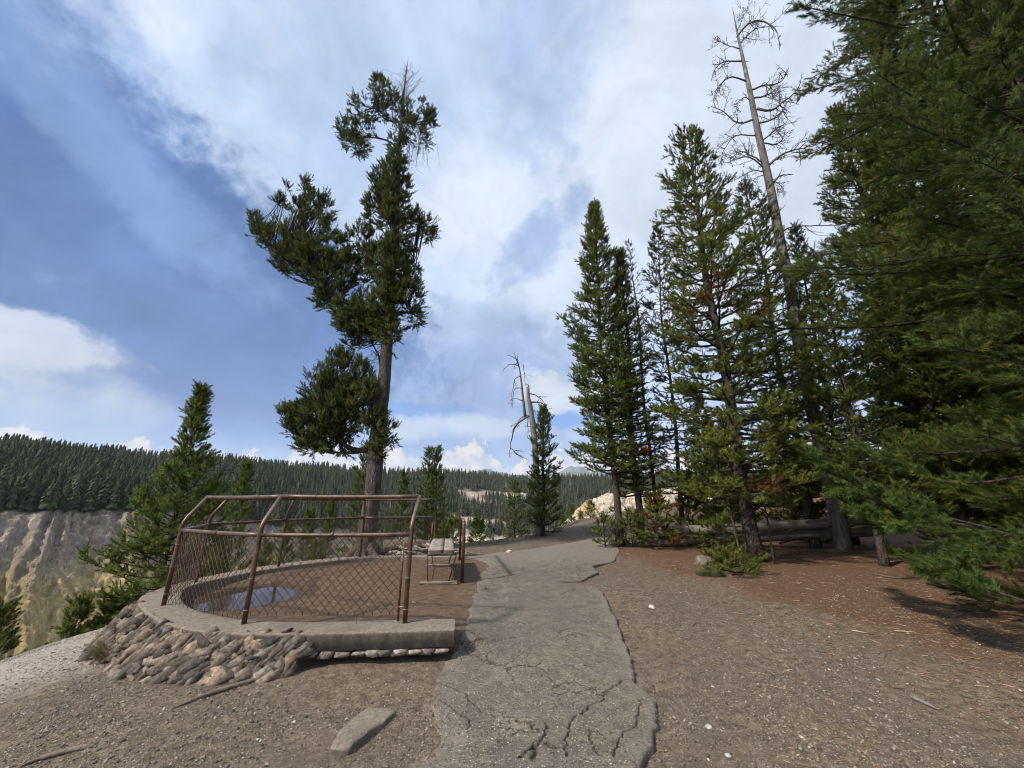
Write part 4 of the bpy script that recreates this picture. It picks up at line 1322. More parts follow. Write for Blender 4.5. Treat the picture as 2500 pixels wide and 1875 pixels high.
class Crown:
    def __init__(self, rng_, green=(0.040, 0.072, 0.022), lod='mid', shoot=0.14, var=0.35, yellow=0.10):
        self.r = rng_; self.green = np.array(green); self.lod = lod; self.shoot = shoot; self.var = var; self.yellow = yellow
        self.p = []; self.d = []; self.l = []; self.c = []
        self.wood = MB()
    def shoots(self, P, D, scale=1.0, colmul=None):
        P = np.asarray(P).reshape(-1, 3); D = unit(np.asarray(D).reshape(-1, 3)); n = len(P)
        if n == 0: return
        c = self.green * self.r.uniform(1 - self.var, 1 + self.var, (n, 1))
        y = self.r.uniform(size=(n, 1)) < self.yellow
        c = np.where(y, c * np.array([1.7, 1.3, 0.9]), c)
        if colmul is not None: c = colmul * self.r.uniform(0.7, 1.2, (n, 1))
        self.p.append(P); self.d.append(D); self.l.append(self.shoot * scale * self.r.uniform(0.75, 1.25, n)); self.c.append(c)
    def twig(self, base, dirs, length, rad, k, up=0.25, colmul=None, start=0.25):
        """many curved twigs at once, each with k shoots"""
        r = self.r
        base = np.asarray(base).reshape(-1, 3); dirs = unit(np.asarray(dirs).reshape(-1, 3)); n = len(base)
        if n == 0: return
        length = np.broadcast_to(length, (n,))
        upv = np.array([0, 0, 1.0])
        d2 = unit(dirs + upv * up)
        mid = base + dirs * (length * 0.5)[:, None]
        tip = mid + d2 * (length * 0.5)[:, None]
        wcol = (0.72, 0.70, 0.68)
        self.wood.sticks(base, mid, rad, rad * 0.7, 3, wcol); self.wood.sticks(mid, tip, rad * 0.7, rad * 0.35, 3, wcol)
        self.shoots(tip, d2, 1.0, colmul)
        kk = max(1, k)
        for j in range(kk):
            t = start + (1 - start) * (j + r.uniform(0, 1, n)) / kk
            t2 = np.clip(t, 0, 1)[:, None]
            P = np.where(t2 < 0.5, base + (mid - base) * t2 * 2, mid + (tip - mid) * (t2 * 2 - 1))
            side = r.normal(size=(n, 3)); side[:, 2] = np.abs(side[:, 2]) * 0.6
            D = unit(np.where(t2 < 0.5, dirs, d2) + unit(side) * r.uniform(0.35, 0.9, (n, 1)))
            self.shoots(P, D, 1.0, colmul)
    def branch(self, p0, az, pit0, pit1, L, r0, tw=0.11, s0=0.28, tl=0.42, flat=0.5, colmul=None, up=0.25, k=2, wob=0.25, spray=50):
        r = self.r; n = 8
        t = np.linspace(0, 1, n)
        pit = pit0 + (pit1 - pit0) * t + r.normal(0, 0.05, n); a = az + np.cumsum(r.normal(0, wob / n, n))
        D = np.stack([np.cos(pit) * np.cos(a), np.cos(pit) * np.sin(a), np.sin(pit)], -1)
        P = np.vstack([p0, p0 + np.cumsum(D[:-1] * L / (n - 1), 0)])
        self.wood.tube(P, r0 * (1 - 0.85 * t), 5, False, (0.8, 0.78, 0.75))
        m = max(3, int(L * (1 - s0) / tw))
        s = s0 + (1 - s0) * (np.arange(m) + r.uniform(0, 1, m)) / m
        bp = np.stack([np.interp(s, t, P[:, q]) for q in range(3)], -1)
        aa = np.interp(s, t, a); pp = np.interp(s, t, pit)
        sg = np.where(np.arange(m) % 2 == 0, 1, -1)
        az2 = aa + sg * np.radians(r.uniform(spray - 22, spray + 18, m))
        p2 = pp * 0.6 + r.normal(0.12, flat * 0.5, m)
        dd = np.stack([np.cos(p2) * np.cos(az2), np.cos(p2) * np.sin(az2), np.sin(p2)], -1)
        ln = tl * L * (1.08 - s) * r.uniform(0.6, 1.25, m) + 0.10
        ln = np.minimum(ln, 0.9)
        self.twig(bp, dd, ln, 0.0045, k, up, colmul)
        # second order twigs from the longer ones
        big = ln > 0.24
        if big.any():
            for rep in range(2):
                f = r.uniform(0.25, 0.8, big.sum())[:, None]
                b2 = bp[big] + dd[big] * ln[big][:, None] * f
                az3 = az2[big] + np.where(r.uniform(size=big.sum()) < .5, 1, -1) * np.radians(r.uniform(30, 65, big.sum()))
                p3 = p2[big] + r.normal(0.15, 0.3, big.sum())
                d3 = np.stack([np.cos(p3) * np.cos(az3), np.cos(p3) * np.sin(az3), np.sin(p3)], -1)
                self.twig(b2, d3, ln[big] * (1 - f[:, 0]) * 0.7 + 0.06, 0.003, max(1, k - 1), up, colmul)
        # shoots along the outer part of the limb itself
        m = max(3, int(L * 0.6 / 0.07))
        s = r.uniform(max(s0, 0.45), 1, m)
        P2 = np.stack([np.interp(s, t, P[:, q]) for q in range(3)], -1); D2 = np.stack([np.interp(s, t, D[:, q]) for q in range(3)], -1)
        self.shoots(P2, D2 + r.normal(0, 0.45, (m, 3)) + [0, 0, 0.25], 1.0, colmul)
        self.shoots(P[-1:], D[-1:], 1.1, colmul)
    def build(self, root, off, limbs_mat=None):
        P = np.concatenate(self.p) + off; D = np.concatenate(self.d); Ls = np.concatenate(self.l)[:, None]; C = np.concatenate(self.c)
        n = len(P); r = self.r
        ref = r.normal(size=(n, 3)); U = unit(np.cross(D, ref)); W = np.cross(D, U)
        w = r.integers(0, 4, n)
        mb = MB()
        for q, (tv, tf) in enumerate(LOD[self.lod]):
            m = w == q
            mb.inst(tv, tf, P[m], D[m] * Ls[m], U[m] * Ls[m], W[m] * Ls[m], C[m])
        mb.build('crown', M['needles'], root)
        for i in range(len(self.wood.v)): self.wood.v[i] = self.wood.v[i] + np.asarray(off, np.float32)
        if self.wood.v: self.wood.build('branches', limbs_mat or M['bark_fine'], root)
        return n

def pine(name, label, cat, base, top, prof, seed, green=(0.040, 0.072, 0.022), lod='mid', shoot=0.14, dens=6.0, crown0=0.1, r0=0.09,
         pit_lo=-0.05, pit_hi=0.8, upc=0.35, gap=0.0, k=2, yellow=0.10, sink=0.1, group=None, bend=0.0, tw=0.11, s0=0.28, tl=0.42, brown=None, side=None, var=0.35):
    """a conifer from its base point to its top point; prof gives crown radius (m) against height fraction"""
    r = np.random.default_rng(seed)
    base = np.asarray(base, float); top = np.asarray(top, float)
    root = empty(name, label, cat, tuple(base), group)
    off = -base
    H = top[2] - base[2]
    nt = 26; t = np.linspace(0, 1, nt)
    ax = base[None] * (1 - t)[:, None] + top[None] * t[:, None]
    wob = np.stack([fbm(t * 3, t * 0 + seed, 2, seed) - 0.5, fbm(t * 3, t * 0 + seed + 3, 2, seed + 5) - 0.5, 0 * t], -1) * 0.035 * H * np.sin(np.pi * t)[:, None]
    ax = ax + wob + np.stack([bend * np.sin(np.pi * t), 0 * t, 0 * t], -1)
    ax[0, 2] -= sink
    rad = r0 * ((1 - t) ** 0.8 * 0.93 + 0.05)
    rad[0] *= 1.35; rad[1] *= 1.08
    mb = MB(); mb.tube(ax + off, rad, 10, True)
    mb.build('trunk', M['bark_stand'], root, smooth=True)
    cr = Crown(r, green, lod, shoot, yellow=yellow, var=var)
    nb = int(dens * H * (1 - crown0))
    hs = crown0 + (1 - crown0) * ((np.arange(nb) + r.uniform(-.5, .5, nb)) / nb)
    hs = np.clip(hs, crown0, 0.992)
    if gap:
        hs = hs + gap * 0.02 * np.sin(hs * H * 9)
    az = np.arange(nb) * 2.39996 + r.uniform(-.5, .5, nb)
    for h, a in zip(hs, az):
        L = interp(h, prof) * r.uniform(0.55, 1.12) * (0.72 + 0.6 * float(vnoise(np.array([h * H * 0.9]), np.array([a % 6.283 * 0.7 + seed]), seed)[0]))
        if side is not None:
            dirv = math.cos(a - side[0]); L *= 1 + side[1] * dirv
        if r.uniform() < 0.07: L *= 1.25
        if L < 0.06: L = 0.06
        p0 = np.array([np.interp(h, t, ax[:, q]) for q in range(3)])
        u = (h - crown0) / (1 - crown0 + 1e-6)
        pit = pit_lo + (pit_hi - pit_lo) * u ** 1.5 + r.normal(0, 0.12)
        cm = None
        if brown is not None and r.uniform() < brown: cm = np.array([0.16, 0.062, 0.025])
        dead_inner = 1.0
        cr.branch(p0, a, pit, min(1.2, pit + upc + r.normal(0, .1)), L, min(0.30 * np.interp(h, t, rad) + 0.006, 0.05), tw, s0, tl, colmul=cm, k=k)
    # leader
    tp = np.array([np.interp(1.0, t, ax[:, q]) for q in range(3)])
    cr.shoots(np.stack([tp - [0, 0, 0.05 * j] for j in range(4)]), np.array([[0, 0, 1.0]] * 4) + r.normal(0, 0.25, (4, 3)), 1.2)
    cr.build(root, off)
    return root

def gb(u, v): return onground(u, v)
def prof_cone(R, full=0.15, pw=0.85, low=0.75):
    return [(0, R * low), (full, R)] + [(full + (1 - full) * q, R * (1 - q) ** pw + 0.05) for q in (0.2, 0.4, 0.6, 0.8, 0.92, 1.0)]

GREEN_SUN = (0.118, 0.160, 0.032)
GREEN_MID = (0.128, 0.160, 0.034)
GREEN_DK = (0.105, 0.135, 0.032)

# ---- the tall pruned-looking old pine on the rim
def build_old_pine():
    r = np.random.default_rng(42)
    Y0 = 9.55
    base = gb(893, 1368); Y0 = base[1]
    root = empty('old_pine', 'tall old pine with bare trunk gaps and separate foliage clumps beside the lookout curb', 'tree', tuple(base))
    off = -base
    px = [(893, 1372), (896, 1300), (910, 1200), (919, 1080), (932, 980), (938, 929), (946, 816), (950, 720), (963, 582), (968, 477), (972, 400), (976, 340), (983, 250), (989, 200), (995, 150)]
    P = np.array([at(u, v, Y0) for u, v in px]); P[0, 2] = base[2] - 0.15
    P = resample(P, 70)
    hgt = (P[:, 2] - base[2]) / (P[-1, 2] - base[2])
    rad = interp(hgt, [(0, 0.27), (0.03, 0.225), (0.08, 0.20), (0.2, 0.185), (0.3, 0.165), (0.45, 0.145), (0.6, 0.10), (0.72, 0.075), (0.85, 0.045), (0.95, 0.02), (1, 0.005)])
    mb = MB(); mb.tube(P + off, rad * (1 + 0.12 * (fbm(hgt * 30, hgt * 0, 2, 3) - 0.5)), 20)
    # root flares gripping the ground
    for a, L, w in [(3.3, 0.95, .11), (3.9, 0.6, .09), (4.7, 0.5, .10), (5.4, 0.8, .10), (0.1, 0.9, .09), (2.6, 0.5, .08), (5.9, 0.55, .085), (1.4, .5, .08)]:
        t = np.linspace(0, 1, 9)
        x = base[0] + np.cos(a + 0.3 * t) * (0.08 + L * t); y = base[1] + np.sin(a + 0.3 * t) * (0.08 + L * t)
        z = g(x, y) + 0.42 * (1 - t) ** 3.0 + 0.02
        z = np.where(z < base[2] - 0.3, base[2] - 0.3 * 1, z)
        mb.tube(np.stack([x, y, z - 0.03 * t], -1) + off, w * (1 - 0.75 * t) + 0.01, 8, True, (1.2, 1.15, 1.1))
    mb.build('trunk', M['bark'], root, smooth=True)
    cr = Crown(r, (0.098, 0.122, 0.036), 'mid', 0.120, var=0.5, yellow=0.16)
    def trunk_at(v):
        vs = [q[1] for q in px][::-1]; us = [q[0] for q in px][::-1]
        return at(float(np.interp(v, vs, us)), v, Y0)
    S = Y0 / 1000.0
    def clump(limb, lobes, rad=0.05, n=None, sub=0.5, dens=1.0, dy=0.0, curl=0.5, k=3, depth=0.85, thin=0.34):
        """limb: pixel polyline leaving the trunk; lobes: (u, v, ru, rv) masses that it carries"""
        L = [trunk_at(limb[0][1])] + [at(u, v, Y0 + dy * (i + 1) / len(limb)) for i, (u, v) in enumerate(limb[1:])]
        Lp = resample(np.array(L), 24)
        cr.wood.tube(Lp, np.linspace(rad, rad * 0.3, 24), 7, False, (0.75, 0.72, 0.68))
        for (u, v, ru, rv) in lobes:
            c = at(u, v, Y0 + dy); k_ = c[1] / math.cos(0) / 960.0
            dpt = pray(u, v); sc = Y0 / dpt[1]
            Rx, Rz = ru * sc, rv * sc * 1.02; Ry = (Rx + Rz) / 2 * depth
            nn = int((n or 1) * dens * 74 * (Rx * Ry + Rx * Rz + Ry * Rz) / 1.0) + 10
            q = r.normal(size=(nn, 3)); q = unit(q) * (r.uniform(0.15, 1, (nn, 1)) ** 0.42)
            T = c + q * [Rx, Ry, Rz]
            gp = fbm(T[:, 0] * 2.6 + T[:, 1] * 1.7, T[:, 2] * 2.6 - T[:, 1] * 1.3, 2, 17)
            T = T[gp > thin + 0.10 * r.uniform(-1, 1, len(T))]
            # route each sub-branch from the nearest-but-inward point of the limb, curving upwards
            for tpt in T:
                dd = np.linalg.norm(Lp - tpt, axis=1) + 0.3 * np.abs(Lp[:, 2] - tpt[2] + 0.25)
                i0 = int(np.clip(np.argmin(dd) - r.integers(0, 6), 0, 23))
                b = Lp[i0]
                w = tpt - b; ln = np.linalg.norm(w)
                if ln > 0.06:
                    t = np.linspace(0, 1, 6)[:, None]
                    pts = b + w * t + np.array([0, 0, -1.0]) * curl * ln * 0.35 * (t * (1 - t)) * 2
                    pts[1:-1] += r.normal(0, 0.02, (4, 3))
                    if r.uniform() < 0.75:
                        cr.wood.tube(pts, np.linspace(0.006 + 0.011 * ln, 0.004, 6), 4, False, (0.7, 0.67, 0.64))
                    d = unit(pts[-1] - pts[-2])
                else: d = unit(q[0] + [0, 0, 0.5])
                outw = unit((tpt - c) / [Rx, Ry, Rz])
                m = 4
                dirs = unit(d * 0.6 + outw * 0.45 + r.normal(0, 0.5, (m, 3)) + [0, 0, 0.45])
                cr.twig(np.repeat(tpt[None], m, 0), dirs, r.uniform(0.10, 0.26, m), 0.0032, k, 0.35)
    # lowest mass left of the trunk
    clump([(919, 1090), (880, 1100), (840, 1085), (800, 1040)], [(820, 1000, 70, 72), (760, 1020, 45, 45), (870, 1000, 45, 70), (825, 910, 38, 45), (830, 878, 14, 24), (880, 920, 28, 36), (785, 950, 42, 44), (735, 1000, 20, 26)], 0.09, dens=0.9, thin=0.0)
    clump([(919, 1085), (870, 1105), (790, 1100), (745, 1075)], [(765, 1085, 30, 20), (725, 1040, 20, 20), (820, 1100, 40, 10), (700, 1010, 8, 10), (750, 1060, 40, 36), (800, 1075, 40, 25)], 0.05, thin=0.2)
    clump([(915, 1100), (940, 1070), (955, 1060)], [(955, 1062, 16, 22), (930, 1050, 18, 40), (925, 1100, 18, 22)], 0.03)
    # middle mass
    clump([(944, 860), (925, 815), (900, 770), (870, 730)], [(872, 800, 48, 34), (850, 765, 38, 38), (905, 760, 55, 45), (940, 770, 40, 40)], 0.07, dens=0.95)
    clump([(940, 900), (915, 850), (900, 830)], [(895, 830, 34, 18), (868, 835, 30, 12), (920, 800, 36, 30)], 0.04, dens=0.8)
    clump([(940, 900), (932, 880), (915, 860)], [(905, 848, 20, 12)], 0.02, dens=0.7)
    clump([(952, 740), (975, 740), (1000, 740)], [(990, 735, 36, 42), (1002, 700, 22, 26), (965, 690, 42, 46), (1008, 775, 20, 16)], 0.05, dens=0.95, dy=-0.4)
    clump([(955, 680), (930, 670), (900, 650)], [(905, 645, 52, 55), (880, 590, 40, 36), (930, 590, 38, 42), (960, 640, 34, 34)], 0.05, dens=0.9, dy=0.2)
    # the long left arm
    clump([(946, 800), (880, 780), (820, 740), (780, 680), (750, 620)], [(800, 690, 34, 45), (770, 640, 50, 48), (815, 620, 36, 44), (735, 620, 42, 40), (790, 740, 18, 22), (835, 700, 24, 30), (845, 650, 26, 36)], 0.085, dens=0.95)
    clump([(900, 785), (800, 720), (730, 660), (690, 600)], [(700, 640, 38, 34), (680, 595, 38, 30), (720, 575, 42, 36), (760, 560, 34, 40), (760, 500, 26, 38), (750, 460, 8, 22), (730, 520, 22, 28), (790, 510, 20, 34), (660, 565, 22, 18), (640, 580, 18, 12)], 0.06, dens=0.62, k=2)
    clump([(900, 785), (760, 690), (680, 630), (625, 545)], [(636, 562, 14, 22), (622, 540, 7, 14), (700, 470, 6, 18), (690, 500, 14, 20), (800, 560, 16, 30)], 0.04, dens=0.7, k=2)
    # tufts in front of the bole
    clump([(955, 680), (948, 660), (940, 640)], [(948, 640, 26, 60), (940, 740, 34, 50), (958, 560, 22, 50), (950, 820, 24, 40)], 0.03, dens=0.8, dy=-0.55)
    clump([(963, 600), (965, 520), (968, 450)], [(962, 450, 24, 44), (968, 390, 16, 26), (960, 510, 24, 34)], 0.03, dens=0.8, dy=-0.4)
    clump([(919, 1090), (918, 1060), (915, 1040)], [(915, 1045, 24, 50), (905, 970, 20, 40)], 0.03, dens=0.7, dy=-0.45)
    # upper column
    clump([(963, 600), (955, 560), (940, 520)], [(930, 530, 36, 34), (915, 495, 26, 26), (950, 480, 30, 36), (955, 430, 28, 34), (925, 440, 22, 26), (975, 520, 22, 34), (985, 460, 18, 30)], 0.05, dens=0.95)
    clump([(966, 560), (1000, 545), (1035, 555)], [(1020, 535, 28, 16), (1040, 555, 18, 22), (1045, 580, 12, 12), (1000, 560, 18, 22), (1005, 650, 14, 10), (990, 610, 14, 22)], 0.035, dens=0.75)
    # top: flat twiggy head
    clump([(974, 370), (950, 345), (900, 335), (850, 345)], [(860, 350, 28, 20), (850, 315, 22, 22), (890, 320, 36, 22), (838, 330, 8, 12), (880, 365, 14, 8)], 0.04, dens=0.75, k=2)
    clump([(980, 300), (940, 290), (910, 260)], [(905, 262, 40, 30), (935, 235, 32, 28), (880, 285, 24, 18), (925, 205, 12, 16), (960, 270, 28, 30)], 0.04, dens=0.62, k=2)
    clump([(980, 300), (1010, 300), (1040, 310)], [(1015, 275, 36, 30), (1040, 300, 18, 24), (1030, 340, 18, 22), (1000, 320, 24, 30), (1050, 290, 9, 14)], 0.03, dens=0.45, k=2)
    clump([(976, 400), (970, 370), (965, 345)], [(968, 355, 16, 34), (990, 350, 14, 26), (950, 325, 16, 24)], 0.02, dens=0.7, k=2)
    # bare drooping dead twigs
    def dead(u0, v0, u1, v1, n, spread):
        for q in range(n):
            a = at(u0 + r.normal(0, 4), v0 + r.normal(0, 14), Y0); b = at(u1 + r.normal(0, spread), v1 + r.normal(0, spread), Y0 + r.normal(0, .25))
            t = np.linspace(0, 1, 6)[:, None]
            pts = a + (b - a) * t + np.array([0.12, 0, 0.16]) * np.sin(np.pi * t) * np.linalg.norm(b - a)
            pts += r.normal(0, 0.012, pts.shape)
            cr.wood.tube(pts, np.linspace(0.008, 0.002, 6), 3, False, (0.55, 0.5, 0.48))
            for j in range(5):
                i = r.integers(1, 6); cr.wood.sticks(pts[i], pts[i] + r.normal(0, 0.13, 3) + [0, 0, -0.06], 0.003, 0.0015, 3, (0.5, 0.46, 0.44))
    dead(980, 290, 1020, 385, 26, 18); dead(978, 330, 1000, 410, 14, 12); dead(985, 230, 1010, 200, 12, 16); dead(985, 240, 960, 200, 10, 14)
    dead(988, 200, 990, 165, 8, 9); dead(930, 870, 905, 880, 10, 12); dead(960, 250, 930, 190, 6, 8); dead(965, 590, 1000, 660, 6, 14)
    t = np.linspace(0, 1, 6)[:, None]
    cr.wood.tube(at(930, 900, Y0 - .1) * (1 - t) + at(922, 860, Y0 - .1) * t, 0.022, 6)
    cr.build(root, off, M['bark_fine'])
build_old_pine()

# ---- dead snags
def snag(name, label, trunk_px, Y0, rads, limbs, seed, tint=(1, 1, 1), twig_n=7, basepx=None):
    r = np.random.default_rng(seed)
    P = np.array([at(u, v, Y0) for u, v in trunk_px])
    if basepx is not None: P[0] = basepx
    root = empty(name, label, 'tree', tuple(P[0])); off = -P[0]
    P = resample(P, 60); P[0, 2] -= 0.3
    t = np.linspace(0, 1, 60)
    mb = MB(); mb.tube(P + off, interp(t, rads), 12, True, tint)
    mb.build('trunk', M['dead'], root, smooth=True)
    mb = MB()
    def limb(pts, r0, level):
        n = len(pts); tt = np.linspace(0, 1, n)
        mb.tube(pts + off, 1.1 * r0 * (1 - 0.75 * tt), 5 if level == 0 else 3, True, np.array(tint) * (0.85 if level else 0.95))
        if level >= 3: return
        L = np.linalg.norm(pts[-1] - pts[0])
        m = int(r.integers(twig_n - 3, twig_n + 1)) if level == 0 else int(r.integers(3, 6))
        for q in range(m):
            i = int(r.integers(max(1, int(n * 0.3)), n - 1))
            d = unit(pts[min(i + 1, n - 1)] - pts[i - 1])
            s = unit(np.cross(d, r.normal(size=3)))
            dd = unit(d * r.uniform(0.3, 0.9) + s * r.uniform(0.5, 1.0))
            l = L * r.uniform(0.22, 0.5) * (1 - 0.3 * i / n)
            k = 6; x = np.linspace(0, 1, k)[:, None]
            curve = unit(r.normal(size=3) + [0, 0, r.choice([-0.6, 0.9])]) * 0.35
            p = pts[i] + dd * l * x + curve * l * x * x + np.cumsum(r.normal(0, 0.02 * l, (k, 3)), 0) * 1.0
            p[0] = pts[i]
            limb(p, max(r0 * 0.42, 0.005), level + 1)
    for l in limbs:
        pts = np.array([at(u, v, Y0 + (l.get('dy', 0) * i / max(1, len(l['p']) - 1))) for i, (u, v) in enumerate(l['p'])])
        pts = resample(pts, 12)
        pts[1:] += np.cumsum(r.normal(0, 0.012, (11, 3)), 0)
        limb(pts, l.get('r', 0.04), l.get('lv', 0))
    # short broken stubs along the bole
    for q in range(26):
        i = int(r.integers(18, 55)); a = r.uniform(0, 6.28); l = r.uniform(0.08, 0.35)
        d = np.array([math.cos(a), math.sin(a), r.uniform(-.2, .6)])
        mb.sticks(P[i] + off, P[i] + d * l + off, 0.016, 0.006, 4, np.array([tint]) * 0.8)
    mb.build('branches', M['dead'], root, smooth=False)
    return root

Ys = 10.3
sb = np.array([at(2060, 1330, Ys)[0], Ys, gz(at(2060, 1330, Ys)[0], Ys)])
snag('dead_pine', 'tall bare silver dead pine leaning above the green pines on the right', [(2052, 1345), (2015, 1130), (1978, 975), (1948, 820), (1925, 680), (1905, 590), (1885, 480), (1868, 400), (1850, 320), (1830, 220), (1815, 150), (1800, 80), (1788, 18)], Ys,
     [(0, 0.18), (0.3, 0.155), (0.6, 0.115), (0.75, 0.088), (0.85, 0.06), (0.93, 0.035), (1, 0.006)],
     [dict(p=[(1800, 90), (1825, 60), (1860, 50), (1895, 70), (1905, 110)], r=.04, dy=-.3), dict(p=[(1805, 110), (1840, 75), (1875, 65)], r=.03, dy=.4),
      dict(p=[(1808, 120), (1775, 105), (1745, 95)], r=.022), dict(p=[(1802, 70), (1820, 35), (1835, 20)], r=.014), dict(p=[(1815, 150), (1770, 150), (1745, 170), (1735, 200)], r=.03, dy=.3),
      dict(p=[(1825, 200), (1780, 190), (1750, 215), (1740, 250)], r=.03), dict(p=[(1833, 220), (1870, 205), (1905, 195), (1925, 170)], r=.035, dy=-.4),
      dict(p=[(1838, 240), (1880, 230), (1915, 200)], r=.03, dy=.3), dict(p=[(1845, 290), (1800, 300), (1765, 270), (1735, 260)], r=.035), dict(p=[(1848, 265), (1885, 270), (1930, 240), (1960, 215)], r=.045, dy=-.3),
      dict(p=[(1850, 330), (1800, 330), (1770, 360), (1762, 390)], r=.025, dy=.2), dict(p=[(1860, 345), (1890, 320), (1920, 300)], r=.03), dict(p=[(1862, 350), (1900, 350), (1915, 320)], r=.025, dy=.3),
      dict(p=[(1865, 400), (1820, 370), (1790, 375)], r=.03), dict(p=[(1868, 410), (1910, 380), (1945, 365), (1968, 365)], r=.045, dy=-.2), dict(p=[(1868, 410), (1830, 385), (1795, 390), (1780, 400)], r=.028, dy=-.3),
      dict(p=[(1872, 420), (1830, 420), (1795, 440)], r=.02), dict(p=[(1870, 425), (1840, 440), (1815, 470)], r=.016), dict(p=[(1874, 430), (1905, 450), (1915, 475)], r=.016), dict(p=[(1885, 450), (1910, 432), (1936, 430)], r=.045, lv=2),
      dict(p=[(1905, 570), (1935, 555), (1990, 550), (2050, 548)], r=.030, lv=2), dict(p=[(2000, 550), (2006, 538), (2003, 532)], r=.02, lv=3), dict(p=[(1895, 520), (1920, 495)], r=.02, lv=3),
      dict(p=[(1895, 530), (1870, 520), (1860, 505)], r=.025, lv=2), dict(p=[(1840, 250), (1815, 240), (1790, 265)], r=.02), dict(p=[(1855, 300), (1900, 285), (1920, 255)], r=.03, dy=.5)], 5, (0.78, 0.79, 0.80), 14, basepx=sb)

Yc = 16.2
xx_ = at(1313, 1250, Yc)[0]
snag('dead_tree', 'grey dead tree with drooping hooked branches behind the dark bushy pine', [(1320, 1300), (1308, 1120), (1302, 1050), (1296, 1000), (1290, 970), (1289, 945)], Yc,
     [(0, 0.15), (0.5, 0.13), (0.8, 0.11), (1, 0.06)],
     [dict(p=[(1283, 1020), (1279, 990), (1275, 950), (1271, 915), (1265, 885), (1264, 868)], r=.07, lv=2), dict(p=[(1268, 895), (1255, 887), (1240, 890), (1227, 905)], r=.03, lv=2), dict(p=[(1265, 885), (1258, 890), (1256, 900)], r=.03, lv=2),
      dict(p=[(1270, 918), (1258, 925), (1252, 950), (1250, 990)], r=.022, lv=1), dict(p=[(1274, 948), (1258, 950), (1252, 970), (1249, 995)], r=.022, lv=1), dict(p=[(1278, 890), (1277, 910), (1281, 940), (1286, 965)], r=.018, lv=2),
      dict(p=[(1294, 1014), (1275, 1025), (1258, 1040), (1250, 1070), (1248, 1090), (1262, 1110)], r=.05, lv=1, dy=-.4), dict(p=[(1294, 1014), (1270, 1022), (1260, 1045), (1255, 1060)], r=.035, lv=1, dy=.3),
      dict(p=[(1290, 962), (1305, 963), (1322, 975), (1332, 990)], r=.03, lv=1), dict(p=[(1293, 983), (1312, 982), (1326, 985), (1338, 1000), (1340, 1012)], r=.04, lv=1, dy=-.3), dict(p=[(1290, 1020), (1288, 1040), (1287, 1068)], r=.02, lv=1),
      dict(p=[(1292, 1005), (1300, 1000), (1305, 1010)], r=.02, lv=2), dict(p=[(1288, 950), (1292, 940), (1286, 938)], r=.04, lv=2)], 9, (0.95, 0.93, 0.9), 6, basepx=np.array([xx_, Yc, gz(xx_, Yc)]))

# ---- young pines on the slope behind the lookout
def rimpine(name, label, u, vbase, vtop, utop, y, Rpx, seed, **kw):
    b = at(u, vbase, y); b[2] = gz(b[0], b[1]) if kw.pop('ground', True) else b[2]
    tp = at(utop, vtop, y)
    d = pray(u, (vbase + vtop) / 2); R = Rpx * y / d[1]
    H = tp[2] - b[2]
    full = kw.pop('full', None)
    if full is None:
        vis = (tp[2] - at(u, vbase, y)[2]) / H
        full = max(0.05, 1 - vis * 0.93)
    return pine(name, label, 'tree', b, tp, prof_cone(R, full, kw.pop('pw', 0.85)), seed, crown0=kw.pop('crown0', max(0.03, full * 0.55)), **kw)

rimpine('young_pine', 'bright green young pine with wide lower branches left of the railing', 408, 1415, 952, 492, 9.4, 138, 1, green=GREEN_SUN, dens=27, r0=0.06, shoot=0.17, pw=1.12, full=0.30, crown0=0.22, upc=0.55, pit_hi=0.9, tw=0.12, lod='mid', k=2, tl=0.34, s0=0.3)
rimpine('young_pine', 'small bright green pine behind the railing between the big left pine and the old pine', 590, 1380, 1136, 603, 13.0, 62, 2, green=GREEN_SUN, dens=17, r0=0.05, shoot=0.16, full=0.5, upc=0.5, tl=0.3)
rimpine('young_pine', 'green young pine partly hidden behind the trunk of the old pine', 885, 1360, 1100, 893, 13.5, 55, 3, green=GREEN_SUN, dens=15, r0=0.05, shoot=0.15, full=0.45, upc=0.45, tl=0.3)
rimpine('young_pine', 'small green pine between the old pine trunk and the paired pines', 988, 1345, 1158, 986, 15.0, 36, 4, green=GREEN_SUN, dens=16, r0=0.04, shoot=0.15, full=0.5, tl=0.3)
rimpine('young_pine', 'left one of the paired slender green pines behind the end of the railing', 1040, 1345, 1098, 1048, 15.5, 42, 5, green=GREEN_SUN, dens=17, r0=0.05, shoot=0.15, full=0.45, upc=0.5, tl=0.3)
rimpine('young_pine', 'right one of the paired slender green pines behind the end of the railing', 1066, 1345, 1096, 1069, 15.9, 40, 6, green=GREEN_SUN, dens=17, r0=0.05, shoot=0.15, full=0.45, upc=0.5, tl=0.3)
rimpine('young_pine', 'slender green pine at the canyon rim left of the dark bushy pine', 1257, 1328, 1180, 1256, 16.6, 32, 7, green=GREEN_SUN, dens=19, r0=0.04, shoot=0.14, full=0.3, pw=0.75, tl=0.3)
pine('bushy_pine', 'dark bushy pine standing alone on the dirt rise in front of the dead grey tree', 'tree', gb(1325, 1306), at(1326, 998, gb(1325, 1306)[1]),
     [(0, 0.55), (0.1, 0.70), (0.3, 0.74), (0.5, 0.66), (0.62, 0.52), (0.75, 0.42), (0.88, 0.22), (1, 0.05)], 8, green=GREEN_MID, dens=24, crown0=0.03, r0=0.08, shoot=0.16, upc=0.6, pit_lo=0.1, tl=0.32)
pine('bushy_pine', 'low dark pine joined to the left side of the dark bushy pine', 'tree', gb(1303, 1304), at(1298, 1105, gb(1303, 1304)[1]),
     [(0, 0.3), (0.2, 0.42), (0.6, 0.40), (0.9, 0.16), (1, 0.05)], 18, green=GREEN_MID, dens=22, crown0=0.03, r0=0.05, shoot=0.15, upc=0.5, tl=0.3)
